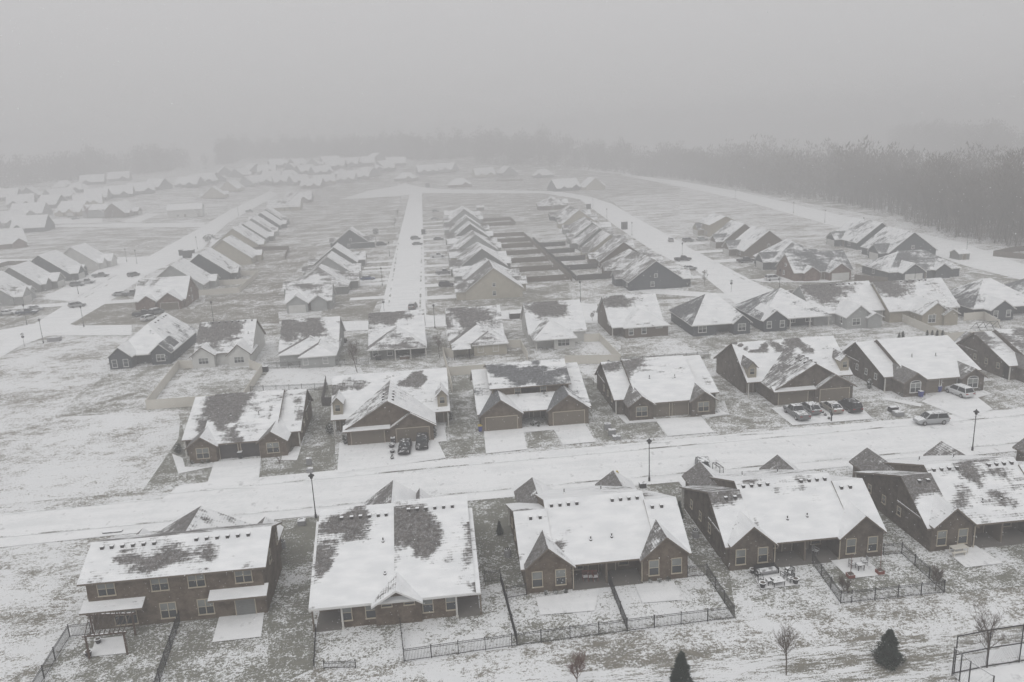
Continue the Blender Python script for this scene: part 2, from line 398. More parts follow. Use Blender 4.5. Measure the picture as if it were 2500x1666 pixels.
area('lawn', G('Z2',1300,75, 1590,50, 1600,140, 1910,465, 2400,430, 2420,620, 2000,660, 1800,480, 1700,400, 1300,110), 'ground', (.70,.8,.1))
area('lawn', G('Z2',1810,90, 2260,60, 2400,110, 2330,160, 1900,140), 'ground', (.72,.7,.1))
# main street in front of the first row
area('road', [(-140,88.5),(-53,91.0),(-38,91.6),(0,92.3),(80,92.6),(180,93.5),(180,108.5),(96,107.6),(0,106.3),(-36,105.3),(-37,101.4),(-60,100.6),(-140,98)], 'snow')
def gutter(pts, w=.36, z=.09):
    b = MB()
    for p, q in zip(pts, pts[1:]):
        d = Vector((q[0]-p[0], q[1]-p[1])).normalized(); n = Vector((-d.y, d.x))*w/2
        b.face([(p[0]-n.x,p[1]-n.y,z),(q[0]-n.x,q[1]-n.y,z),(q[0]+n.x,q[1]+n.y,z),(p[0]+n.x,p[1]+n.y,z)])
    o = b.build('kerb', M['gutter']); tag(o, kind='structure')
gutter([(-140,92.2),(-40,94.0),(0,94.7),(80,95.2),(180,96)]); gutter([(-37,102.6),(0,103.7),(96,104.9),(180,106)])
gutter([(-140,97.8),(-60,100.4),(-37,101.2)])
gutter(G('Z4',415,738, 735,712), .6); gutter(G('Z4',960,690, 1200,675), .35)
# across the street: lawns with driveways between
area('ground', G('Z3',-60,600, 270,600, 820,570, 840,700, 650,940, -60,1010), 'ground', (.34,.1,.25))
area('ground', G('Z3',-100,350, 330,225, 590,235, 500,350, 260,600, -100,640), 'ground', (.42,.0,.2))
area('lawn', G('Z3',260,597, 515,380, 830,352, 675,555), 'ground', (.52,.4,0))
area('lawn', G('Z3',720,520, 880,372, 1150,372, 1200,380, 1130,490), 'ground', (.50,.5,0))
area('lawn', G('Z3',1170,480, 1240,380, 1540,370, 1650,360, 1700,450, 1150,490), 'ground', (.20,.5,0))
area('lawn', G('Z3',820,700, 830,600, 880,830, 975,835, 945,925, 655,940), 'ground', (.84,.7,0))
area('lawn', G('Z3',1205,800, 1330,770, 1400,600, 1540,600, 1540,770, 1620,770, 1620,835, 1190,885), 'ground', (.72,.7,0))
area('lawn', G('Z3',1380,480, 1530,450, 1540,740, 1330,760), 'ground', (.80,.65,0))
area('lawn', G('Z3',2040,400, 2160,400, 2220,650, 2255,760, 2000,790, 1990,720, 2050,700), 'ground', (.76,.75,0))
area('lawn', G('Z4',65,672, 200,658, 228,730, 75,745), 'ground', (.74,.6,0))
area('lawn', G('Z4',290,370, 370,430, 540,600, 480,590, 520,628, 665,622, 710,690, 395,712, 345,625), 'ground', (.74,.7,0))
area('lawn', G('Z4',870,607, 1000,590, 960,480, 1190,545, 1330,560, 1290,640, 930,670), 'ground', (.62,.5,0))
area('lawn', G('Z4',1535,440, 1700,500, 1900,530, 2090,610, 1640,612, 1560,560), 'ground', (.60,.5,.3))
area('lawn', G('Z4',2150,440, 2360,400, 2400,560, 2200,568, 2120,520, 2200,495), 'ground', (.60,.4,0))
area('lawn', G('Z4',300,360, 700,300, 930,310, 920,350, 500,360), 'ground', (.55,.4,0))
area('lawn', G('Z4',500,240, 720,225, 870,310, 500,330), 'ground', (.52,.25,.2))
area('lawn', G('Z4',730,230, 1090,215, 1400,200, 1500,290, 1400,300, 900,310), 'ground', (.58,.5,.1))
area('lawn', G('Z4',1450,210, 1700,190, 1950,180, 2050,240, 1650,260, 1600,300), 'ground', (.48,.4,.2))
area('lawn', G('Z4',500,320, 915,310, 910,340, 520,350), 'ground', (.75,.6,.1))
area('lawn', G('Z4',100,290, 400,215, 500,320, 110,335), 'ground', (.36,.5,0))
area('lawn', G('Z3',1950,190, 2050,190, 2060,380, 1540,370, 1560,330, 1560,240, 1700,210), 'ground', (.68,.6,.1))
area('lawn', G('Z3',1210,240, 1300,240, 1300,360, 1190,340), 'ground', (.45,.5,0))
area('driveway', G('Z3',985,808, 1200,788, 1185,930, 945,930), 'snow')
area('driveway', G('Z3',1560,720, 2005,700, 2050,790, 1550,860), 'snow')
area('path', G('Z3',2000,640, 2040,640, 2055,712, 1985,720), 'snow'); area('path', G('Z3',1340,760, 1385,690, 1400,690, 1365,800, 1250,800), 'snow')
area('path', G('Z3',790,770, 840,790, 850,830, 980,830, 820,862, 810,830), 'snow')
area('driveway', G('Z4',-130,660, 50,650, 70,750, -120,770), 'snow'); area('driveway', G('Z4',180,640, 335,630, 385,715, 235,730), 'snow')
area('path', G('Z4',40,650, 180,640, 200,660, 50,672), 'snow')
area('driveway', G('Z4',655,610, 870,600, 930,672, 715,690), 'snow')
area('path', G('Z4',480,590, 560,600, 660,605, 665,622, 525,632), 'snow'); area('path', G('Z4',870,595, 950,560, 992,588, 880,608), 'snow')
area('driveway', G('Z4',1190,560, 1560,515, 1660,610, 1290,640), 'snow')
area('driveway', G('Z4',1880,530, 1990,480, 2100,480, 2210,565, 2090,615), 'snow')
area('path', G('Z4',1720,510, 1880,540, 1880,555, 1700,520), 'snow'); area('path', G('Z4',2130,480, 2150,470, 2205,495, 2130,515), 'snow')
# front driveways of the first row, on the street side
for x0, x1, y0 in ((-33,-21,86),(-11,-1,89),(9,21,86),(30,42,86),(53,64,86)):
    area('driveway', rect(x0, x1, y0, 92.8), 'snow')
# patios behind the first row
area('patio', G('Z1',1010,760, 1215,745, 1200,860, 975,885), 'snow'); area('patio', G('Z1',440,870, 575,855, 585,935, 415,952), 'snow')
area('patio', G('Z2',110,680, 400,640, 380,740, 130,760), 'snow'); area('patio', G('Z2',565,620, 740,600, 790,690, 600,705), 'snow')
area('patio', G('Z2',1100,560, 1230,540, 1330,620, 1145,642), 'snow'); area('patio', G('Z2',1465,510, 1610,490, 1710,575, 1550,592), 'snow')
area('patio', G('Z2',1980,455, 2130,440, 2255,522, 2085,542), 'snow')
area('court', G('Z2',2045,1030, 2200,1000, 2420,975, 2420,1100, 2045,1100), 'snow')
# middle distance: streets
area('lawn', G('F1',490,1300, 730,1130, 860,1095, 960,1170, 1290,1165, 1340,1280, 850,1300), 'ground', (.80,.15,0))
area('lawn', G('F1',1340,1170, 1700,1020, 1900,1190, 1910,1290, 1270,1290), 'ground', (.74,.3,0))
area('lawn', G('F1',1420,980, 1530,970, 1700,900, 2100,860, 1950,1010, 1850,1180, 1400,1150), 'ground', (.66,.2,0))
area('lawn', G('F1',1700,790, 2180,760, 2150,870, 1750,900), 'ground', (.72,.1,0))
area('lawn', G('F1',2000,480, 2353,460, 2353,650, 2150,760, 2060,730), 'ground', (.58,.35,.3))
area('lawn', G('F1',720,640, 1370,640, 1180,720, 1040,830, 720,835, 380,800, 380,730), 'ground', (.52,.25,.3))
area('lawn', G('F1',0,780, 240,730, 420,790, 180,850, 0,850), 'ground', (.50,.3,.3))
area('lawn', G('F1',-80,1210, 150,1180, 290,1230, -80,1340), 'ground', (.66,.4,0)); area('lawn', G('F1',230,1130, 470,1130, 300,1210, 200,1190), 'ground', (.60,.2,0))
area('lawn', G('F2',0,450, 460,430, 430,600, 330,800, 0,830), 'ground', (.58,.3,.2))
area('lawn', G('F2',90,830, 340,830, 290,1060, 60,1060), 'ground', (.58,.3,0)); area('lawn', G('F2',-120,1100, 290,1070, 200,1260, -130,1290), 'ground', (.78,.3,0))
area('lawn', G('F2',570,410, 1330,400, 1340,460, 700,480, 580,500), 'ground', (.62,.2,.2))
area('lawn', G('F2',590,770, 780,770, 840,1230, 600,1230), 'ground', (.62,.3,0))
area('lawn', G('F2',840,1130, 1560,1010, 1600,1170, 800,1180), 'ground', (.64,.6,0))
area('lawn', G('F2',1130,700, 1330,700, 1545,1000, 1260,1010), 'ground', (.62,.3,0)); area('lawn', G('F2',1390,750, 1650,740, 1900,990, 1550,1000), 'ground', (.44,.3,0))
area('lawn', G('F2',1560,1010, 1940,990, 2353,1060, 2353,1110, 1750,1150, 1600,1150), 'ground', (.46,.4,0))
area('ground', G('F2',1830,430, 2353,390, 2400,800, 2000,560), 'ground', (.50,.1,.6))
area('ground', G('F3',0,320, 1000,610, 1500,740, 1100,760, 600,700, 200,600, 0,640), 'ground', (.50,.0,.7))
area('ground', G('F3',400,380, 2353,740, 2353,880, 1500,660), 'ground', (.40,.1,.6))
area('lawn', G('F3',560,1010, 1420,980, 1420,1030, 850,1070, 700,1080), 'ground', (.84,.55,0)); area('lawn', G('F3',1200,880, 1420,900, 1420,1000, 1200,990), 'ground', (.72,.3,0))
area('lawn', G('F3',1400,1000, 2000,940, 2353,1000, 2353,1070, 1700,1060), 'ground', (.64,.5,0)); area('lawn', G('F3',350,930, 540,880, 720,960, 480,990), 'ground', (.78,.6,0))
area('lawn', G('F3',120,780, 350,790, 370,810, 180,830), 'ground', (.66,.5,0)); area('lawn', G('F3',50,960, 250,1020, 290,1080, 60,1090), 'ground', (.60,.4,0))
# third street and the streets running away from us
area('road', G('F1',-60,1350, 240,1290, 490,1135, 860,925, 1000,840, 1380,630, 1560,520, 1850,380, 1900,410, 1700,520, 1560,600, 1450,700, 1390,780, 1230,850, 1000,960, 730,1150, 560,1250, 480,1296, 520,1305, 900,1300, 900,1370, 330,1375, 150,1440, -60,1560), 'snow')
area('road', G('F1',280,1120, 480,1140, 700,1010, 1000,850, 720,835, 715,900, 600,960), 'snow')
area('road', G('F1',-60,850, 320,848, 720,835, 1040,835, 960,880, 720,905, 320,870, -60,890), 'snow')
area('road', G('F1',350,620, 860,605, 1400,600, 1400,630, 720,632, 360,632), 'snow')
area('driveway', G('F1',830,595, 1000,540, 1100,540, 950,600), 'snow'); area('driveway', G('F1',330,575, 700,570, 700,600, 330,610), 'snow')
area('road', G('F2',-300,1290, 200,1270, 270,1228, 480,395, 560,395, 588,1230, 730,1250, 1060,1210, 1660,1150, 1760,1160, 1760,1290, 1060,1260, 740,1310, -300,1360), 'snow')
area('road', G('F2',0,440, 200,380, 450,330, 700,370, 1480,385, 1700,420, 1860,470, 2010,560, 2353,745, 2353,900, 2150,800, 1880,620, 1640,440, 1400,400, 560,398, 380,420), 'snow')
area('road', G('F3',-30,720, 60,770, 470,985, 620,1060, 860,1080, 860,1140, 380,1160, 300,1080, 100,920, -30,880), 'snow')
area('road', G('F3',-700,215, -400,240, 0,315, 400,385, 1000,525, 1500,640, 1950,745, 2400,905, 2400,1010, 1960,900, 1500,735, 1000,610, 400,440, 0,350, -400,270, -700,235), 'snow')
area('road', G('Z4',600,30, 1000,60, 1360,60, 1700,10, 1700,-12, 1000,35, 560,5), 'snow')
# driveways along the middle street
for k in range(12):
    y = 226+20.5*k; area('driveway', [(-2.4,y),(9,y-1),(9,y+5.2),(-2.4,y+5.2)], 'snow')
for y in (232, 256, 264, 284, 292, 306, 356): area('driveway', [(-24,y),(-13.6,y),(-13.6,y+4.6),(-24,y+4.6)], 'snow')
for k in range(8): area('driveway', rect(72,83,232+21*k,237+21*k), 'snow')
for y in (262, 285, 308, 338): area('driveway', rect(93,109,y-4,y+2), 'snow')
area('driveway', G('F3',470,990, 720,975, 1140,1000, 1000,1012, 560,1008), 'snow'); area('driveway', G('F3',1410,1010, 1720,990, 1650,1040, 1500,1040), 'snow')
for y in (256, 278, 300, 318, 340): area('driveway', rect(-128,-112,y-3,y+3), 'snow')
for y in (255, 300, 330, 345, 388, 436): area('driveway', rect(-100-(y-250)*.08,-88-(y-250)*.03,y-3,y+3), 'snow')
gutter(G('F2',330,1180, 400,740), .5, .1); gutter(G('F2',548,1200, 560,740), .5, .1)
gutter(G('F3',360,950, 440,990), .6, .1); gutter(G('F1',730,1150, 1000,965), .4, .1); gutter(G('F1',490,1165, 800,990), .4, .1)
gutter(G('F3',300,430, 1000,612, 1240,665), .8, .1)
# ================================================================ houses
def snow_at(P, n, uu, v, seed, base):
    if n.x < -.22: b = base.get('w', .42)
    elif n.x > .22: b = base.get('e', .86)
    elif n.y < -.15: b = base.get('s', .84)
    else: b = base.get('n', .55)
    q = Vector((P.x*.11+seed*3.1, P.y*.11, P.z*.11)); b += noise.noise(q)*.42
    b += noise.noise(Vector((P.x*.4, P.y*.4+seed, P.z*.4)))*.16
    b += noise.noise(Vector(((P.x+P.y*.8)*.55+seed, (P.y-P.x*.3)*.12, 3.0)))*.30      # wind-blown streaks, slantwise
    if n.y < -.15 and abs(n.x) < .22 and 'nopatch' not in base:      # wind-bared patch near the ridge
        rs = random.Random(int(seed*17)+3)
        pu, pv = base.get('pu', .24)+rs.uniform(-.08, .14), base.get('pv', .82)+rs.uniform(-.12, .1)
        wa = noise.noise(Vector((P.x*.3, P.y*.3, seed)))*.2; wb = noise.noise(Vector((P.x*.3+7, P.y*.3, seed)))*.3
        d = ((uu+wa-pu)/base.get('ru', .34))**2 + ((v+wb-pv)/(base.get('rv', .30)*rs.uniform(.8, 1.5)))**2
        b -= base.get('ps', .75)*math.exp(-d*1.0)
    return b
class Roof:
    def __init__(s, x0,x1,y0,y1,ze,zr,ax='x',rp=.5,h0=0,h1=0,ze2=None,blobs=(),base=None,th=.2):
        s.__dict__.update(locals()); s.ze2 = ze if ze2 is None else ze2
        if ax == 'x': s.r = y0+(y1-y0)*rp
        else: s.r = x0+(x1-x0)*rp
    def z(s, x, y):
        if not (s.x0-1e-6 <= x <= s.x1+1e-6 and s.y0-1e-6 <= y <= s.y1+1e-6): return None
        if s.ax == 'x': a, b, b0, b1, a0, a1 = x, y, s.y0, s.y1, s.x0, s.x1
        else: a, b, b0, b1, a0, a1 = y, x, s.x0, s.x1, s.y0, s.y1
        z = s.ze+(b-b0)/(s.r-b0+1e-9)*(s.zr-s.ze) if b <= s.r else s.ze2+(b1-b)/(b1-s.r+1e-9)*(s.zr-s.ze2)
        if s.h0: z = min(z, s.ze+(a-a0)/s.h0*(s.zr-s.ze))
        if s.h1: z = min(z, s.ze+(a1-a)/s.h1*(s.zr-s.ze))
        return z
    def slopes(s):
        x0,x1,y0,y1,e,f,t,r,h0,h1 = s.x0,s.x1,s.y0,s.y1,s.ze,s.ze2,s.zr,s.r,s.h0,s.h1
        if s.ax == 'x':
            out = [('S',(x0,y0,e),(x1,y0,e),(x1-h1,r,t),(x0+h0,r,t)), ('N',(x1,y1,f),(x0,y1,f),(x0+h0,r,t),(x1-h1,r,t))]
            if h0: out.append(('W',(x0,y1,f),(x0,y0,e),(x0+h0,r,t),(x0+h0,r,t)))
            if h1: out.append(('E',(x1,y0,e),(x1,y1,f),(x1-h1,r,t),(x1-h1,r,t)))
        else:
            out = [('W',(x0,y1,e),(x0,y0,e),(r,y0+h0,t),(r,y1-h1,t)), ('E',(x1,y0,f),(x1,y1,f),(r,y1-h1,t),(r,y0+h0,t))]
            if h0: out.append(('S',(x0,y0,e),(x1,y0,f),(r,y0+h0,t),(r,y0+h0,t)))
            if h1: out.append(('N',(x1,y1,f),(x0,y1,e),(r,y1-h1,t),(r,y1-h1,t)))
        return out
    def emit(s, mb, X, rot, seed, cell):
        base = dict(s.base or {}); R3 = Matrix.Rotation(rot, 3, 'Z')
        for tagd, A, B, C, D in s.slopes():
            if (A[0]-B[0])**2+(A[1]-B[1])**2 < 1e-6: continue
            A, B, C, D = map(Vector, (A, B, C, D))
            n = (B-A).cross(D-A).normalized()
            if n.z < 0: n = -n
            nw = R3 @ n; e = (B-A).normalized(); up = n.cross(e).normalized()
            if up.z < 0: up = -up
            L_, V_ = (B-A).length, (D-A).dot(up)
            nu, nv = max(1, min(34, int(L_/cell))), max(1, min(24, int(V_/cell)))
            flip = (R3 @ e).x < 0
            def P(i, j):
                u, v = i/nu, j/nv
                return (A.lerp(B, u)).lerp(D.lerp(C, u), v)
            grid = {}
            for i in range(nu+1):
                for j in range(nv+1):
                    p = P(i, j); uu = (p-A).dot(e)/L_; v = j/nv
                    val = snow_at(R3 @ p + X, nw, 1-uu if flip else uu, v, seed, base)
                    pw = R3 @ p + X; wa = noise.noise(Vector((pw.x*.33, pw.y*.33+9, seed)))*.26; wb = noise.noise(Vector((pw.x*.33+5, pw.y*.33, seed)))*.34
                    for bl in s.blobs:
                        if bl[0] != tagd: continue
                        uw = 1-uu if flip else uu
                        dd = ((uw+wa-bl[1])/bl[3])**2+((v+wb-bl[2])/bl[4])**2
                        val += bl[5]*math.exp(-dd*dd*.9 if len(bl) > 6 else -dd)
                    grid[i, j] = (p, (uu*L_, v*V_), max(.01, val))
            for i in range(nu):
                for j in range(nv):
                    q = [grid[i,j], grid[i+1,j], grid[i+1,j+1], grid[i,j+1]]
                    if j == nv-1 and (C-D).length < 1e-4: q = q[:3]
                    mb.face([a[0] for a in q], 0, [a[1] for a in q], [a[2] for a in q])
            dn = Vector((0,0,-s.th))
            tri = (C-D).length < 1e-4
            mb.face([A+dn, D+dn, C+dn, B+dn] if not tri else [A+dn, D+dn, B+dn], 1)
            mb.face([A+dn, B+dn, B, A], 1)
            iship = (tagd in 'WE') == (s.ax == 'x')
            if not iship:
                # rake edges only where the end is a gable
                lo, hi = s.h0, s.h1
                startfirst = (A.x < B.x) if s.ax == 'x' else (A.y < B.y)
                ea, eb = (lo, hi) if startfirst else (hi, lo)
                if not ea: mb.face([A, D, D+dn, A+dn], 1)
                if not eb: mb.face([B+dn, C+dn, C, B], 1)
WINC = {}
def win_mesh(w, h, mull, trim, arch=False):
    key = (round(w,2), round(h,2), mull, trim, arch)
    if key in WINC: return WINC[key]
    f = MB(); t = .07 if trim != 'trim_w' else .1; d = .07
    f.box(-w/2-t, -w/2, -d, 0, -t, h+t); f.box(w/2, w/2+t, -d, 0, -t, h+t)
    f.box(-w/2, w/2, -d, 0, h, h+t); f.box(-w/2-t-.03, w/2+t+.03, -d-.05, 0, -t-.03, 0)
    for i in range(1, mull): f.box(-w/2+w*i/mull-.035, -w/2+w*i/mull+.035, -d+.01, 0, 0, h)
    f.box(-w/2, w/2, -d+.025, 0, h*.5-.025, h*.5+.025)
    if arch:
        for i in range(6):
            a, b = math.pi*i/6, math.pi*(i+1)/6
            f.bar((math.cos(a)*(w/2+.03), -.035, h+t+math.sin(a)*w*.22), (math.cos(b)*(w/2+.03), -.035, h+t+math.sin(b)*w*.22), .07)
    p = MB(); p.face([(-w/2,-.02,0),(w/2,-.02,0),(w/2,-.02,h*.5),(-w/2,-.02,h*.5)], 0)
    p.face([(-w/2,-.02,h*.5),(w/2,-.02,h*.5),(w/2,-.02,h),(-w/2,-.02,h)], 1)
    if arch:
        pts = [(math.cos(math.pi*i/6)*w/2, -.015, h+t+math.sin(math.pi*i/6)*w*.22) for i in range(7)]
        p.face(pts, 0)
    WINC[key] = (f.mesh('window', [M[trim]]), p.mesh('pane', [M['glass'], M['glass2']]))
    return WINC[key]
FROT = {'S': 0, 'E': math.pi/2, 'N': math.pi, 'W': -math.pi/2}
VENT = None
def vent_mesh():
    global VENT
    if VENT is None:
        v = MB(); v.box(-.15,.15,-.15,.15,-.25,.12); v.box(-.18,.18,-.18,.18,.12,.16); VENT = v.mesh('roof_vent', [M['vent']])
    return VENT
PIPE = None
class House:
    def __init__(s, label, x, y, rot=0, wall='brick', roof='roof', trim='trim_d', wtrim='trim_b', group='', cat='house', name='house', seed=None, cell=.7, near=True):
        s.root = empty(name, x, y, 0, rot); tag(s.root, label, cat, group); s.X = Vector((x, y, 0)); s.rot = rot
        s.wm, s.rm, s.tm, s.wt = wall, roof, trim, wtrim; s.roofs = []; s.W = MB(); s.cell = cell; s.near = near
        s.seed = seed if seed is not None else (x*7.3+y*1.7) % 97; s.wh = 2.7; s.extra = []
    def R(s, *a, **k): r = Roof(*a, **k); s.roofs.append(r); return r
    def zt(s, x, y):
        zs = [r.z(x, y) for r in s.roofs]; zs = [z for z in zs if z is not None]
        return max(zs) if zs else None
    def Wl(s, pts, closed=True, m=0, top=None, z0=0.0):
        n = len(pts)
        for k in range(n if closed else n-1):
            (ax, ay), (bx, by) = pts[k], pts[(k+1) % n]
            Ld = math.hypot(bx-ax, by-ay); c = max(1, int(math.ceil(Ld/(.5 if s.near else 1.2))))
            ts = [i/c for i in range(c+1)]
            for r in s.roofs:     # put a sample on every ridge line crossed
                if r.ax == 'y' and abs(bx-ax) > 1e-6: ts.append((r.r-ax)/(bx-ax))
                if r.ax == 'x' and abs(by-ay) > 1e-6: ts.append((r.r-ay)/(by-ay))
            ts = sorted(t for t in ts if 0 <= t <= 1)
            for t0, t1 in zip(ts, ts[1:]):
                if t1-t0 < 1e-5: continue
                q = []
                for t in (t0, t1):
                    x, y = ax+(bx-ax)*t, ay+(by-ay)*t
                    z = s.zt(x, y); z = (z-.17) if z is not None else s.wh
                    if top is not None: z = min(z, top)
                    q.append((x, y, z))
                s.W.face([(q[0][0],q[0][1],z0), (q[1][0],q[1][1],z0), q[1], q[0]], m)
    def block(s, r, inset=.4, **k):
        s.Wl([(r.x0+inset, r.y0+inset), (r.x1-inset, r.y0+inset), (r.x1-inset, r.y1-inset), (r.x0+inset, r.y1-inset)], **k)
    def win(s, f, x, y, z, w, h, mull=1, arch=False):
        a, b = win_mesh(w, h, mull, s.wt, arch)
        o = inst('window', a, s.root, (x, y, z), FROT[f]); inst('pane', b, o)
    def box(s, name, x0,x1,y0,y1,z0,z1, mat, **k):
        b = MB(); b.box(x0,x1,y0,y1,z0,z1); o = b.build(name, M[mat], s.root); return o
    def garage(s, f, x, y, w, h=2.2, mat='garage_t'):
        b = MB(); b.box(-w/2, w/2, -.05, .0, 0.02, h, 0)
        for i in range(1, 4): b.box(-w/2+.05, w/2-.05, -.07, -.05, h*i/4-.02, h*i/4+.02, 0)
        o = b.build('garage_door', M[mat], s.root, (x, y, 0), FROT[f])
        c = MB(); c.box(-w/2-.1, -w/2-.005, -.09, 0, 0, h+.1); c.box(w/2+.005, w/2+.1, -.09, 0, 0, h+.1); c.box(-w/2-.004, w/2+.004, -.09, 0, h+.005, h+.1)
        c.build('door_frame', M[s.wt], o)
    def door(s, f, x, y, w=1.0, mat='trim_d', z=0.05):
        b = MB(); b.box(-w/2, w/2, -.06, 0, 0, 2.1, 0); b.box(-w/2-.09, -w/2-.004, -.08, 0, 0, 2.2, 1); b.box(w/2+.004, w/2+.09, -.08, 0, 0, 2.2, 1)
        b.build('door', [M[mat], M[s.wt]], s.root, (x, y, z), FROT[f])
    def post(s, x, y, h=2.55, w=.16, mat='post_w', z=0):
        b = MB(); b.box(-w/2, w/2, -w/2, w/2, 0, h); b.box(-w/2-.05, w/2+.05, -w/2-.05, w/2+.05, 0, .15)
        b.box(-w/2-.04, w/2+.04, -w/2-.04, w/2+.04, h-.12, h+.01)
        b.build('porch_post', M[mat], s.root, (x, y, z))
    def vents(s, pts):
        for x, y in pts:
            z = s.zt(x, y)
            if z: inst('roof_vent', vent_mesh(), s.root, (x, y, z+.08), 0)
    def pipe(s, x, y, h=.5):
        z = s.zt(x, y); b = MB(); b.lathe([(.06,-.2),(.06,h),(.075,h),(.075,h+.05),(0,h+.05)], 8); b.lathe([(.16,-.15),(.16,.06),(.06,.12)], 8)
        b.build('vent_pipe', M['vent'], s.root, (x, y, z))
    def downpipe(s, x, y, h=2.6, mat=None):
        b = MB(); b.box(-.04,.04,-.04,.04,.1,h); b.box(-.04,.04,-.35,-.04,.08,.16); b.build('downpipe', M[mat or s.wt], s.root, (x, y, 0))
    def ac(s, x, y): pass
    def done(s):
        s.W.build('wall', [M[s.wm], M[s.wm]] if not s.extra else [M[s.wm]]+[M[e] for e in s.extra], s.root)
        rb = MB()
        for r in s.roofs: r.emit(rb, s.X, s.rot, s.seed, s.cell)
        rb.build('roof', [M[s.rm], M[s.tm]], s.root)
        return s

# duplex A: local front (garage side) at y=0, rear at y=15
def duplex_a(label, x, y, rot, group, wall='brick', blobs=(), front=True, rear=True, gar='garage_t', base=None, base2=None, base3=None, seed=None, wt='trim_b', arch=False, bl2=(), bl3=()):
    h = House(label, x, y, rot, wall, 'roof', 'trim_d', wt, group, seed=seed, cat='house', name='brick_duplex')
    bl = [b for b in blobs if b[0] in ('S','N')]; b0 = base or {}; base2 = base2 or b0; base3 = base3 or dict(b0, nopatch=1)
    if rot: base2, base3, bl2, bl3 = base3, base2, bl3, bl2
    E1 = h.R(-8.7, -5.2, 3.3, 18.2, 2.65, 6.35, 'x', .645, base=base2, blobs=bl2)
    E2 = h.R(5.2, 8.7, 3.3, 18.2, 2.65, 6.35, 'x', .645, base=base3, blobs=bl3)
    MM = h.R(-5.35, 5.35, .6, 18.25, 2.65, 6.85, 'x', .635, blobs=bl, base=b0)
    for sx in (-1, 1):
        c = 5.0*sx; h.R(c-2.3, c+2.3, -.15, 6.5, 2.5, 4.15, 'y', base=b0.get('fw', {'w':.15,'e':.95}))
        a_, b_ = (3.25, 8.32) if sx > 0 else (-8.32, -3.25); h.R(a_, b_, 12.0, 18.75, 2.6 if sx > 0 else 2.94, 5.0, 'y', .533 if sx > 0 else .467, ze2=2.94 if sx > 0 else 2.6, base=b0.get('rw', {'w':.55,'e':.8}))
    Wl = h.Wl
    Wl([(-8.25, 3.75), (-8.25, 18.3), (-3.65, 18.3), (-3.65, 15.6), (3.65, 15.6), (3.65, 18.3), (8.25, 18.3), (8.25, 3.75)], closed=False)
    Wl([(-8.25, 3.75), (-6.95, 3.75), (-6.95, .3), (-3.1, .3), (-3.1, 1.3), (3.1, 1.3), (3.1, .3), (6.95, .3), (6.95, 3.75), (8.25, 3.75)], closed=False)
    Wl([(-8.25, 3.75), (-8.25, 5.2), (-5.2, 5.2), (-5.2,17.9)], closed=False); Wl([(8.25, 5.2), (5.2, 5.2), (5.2,17.9)], closed=False)
    Wl([(-5.2, 5.2), (-5.2, 1.3)], closed=False); Wl([(5.2, 5.2), (5.2, 1.3)], closed=False)
    h.post(-8.35, 3.5); h.post(8.35, 3.5)
    h.pipe(-2, 6.5); h.pipe(2.2, 6.3)
    if front:
        for c in (-5.0, 5.0): h.win('S', c, .3, .75, 1.7, 1.5, 2, arch)
        for c in (-1.55, 1.55): h.garage('S', c, 1.3, 2.6, 2.2, gar)
    if rear:
        for c in (-7.1, -4.75, 4.75, 7.1): h.win('N', c, 18.3, .7, .95, 1.6, 1)
        h.win('N', -2.3, 15.6, .6, .95, 1.6, 1); h.win('N', 2.6, 15.6, .6, 1.2, 1.6, 2)
        h.door('N', -.9, 15.6); h.door('N', .9, 15.6)
        h.box('party_wall', -.1, .1, 15.6, 17.9, 0, 2.6, 'trim_d')
        h.vents([(x_, 12.5) for x_ in (-4.6,-3.7,-2.8,-1.9, 1.9,2.8,3.7,4.6)] + [(-6.9,13.7),(-5.9,13.7),(6.0,13.7),(7.0,13.7)])
        h.pipe(-1.0, 16.0, .35); h.pipe(1.2, 16.1, .35)
        h.downpipe(-3.5, 18.4); h.downpipe(3.5, 18.4)
        h.box('patio_slab', -3.6, 3.6, 15.65, 18.6, -.05, .06, 'porchfloor')
    for sx in (-1, 1):
        for yy in (6.5, 9.5, 12.5): h.win('E' if sx > 0 else 'W', 8.25*sx, yy, 1.4, .6, .9, 1)
    return h.done()

HOUSES_GROUP1 = 'brick duplex houses in the front row'
HOUSES_GROUP2 = 'brick duplex houses across the street'
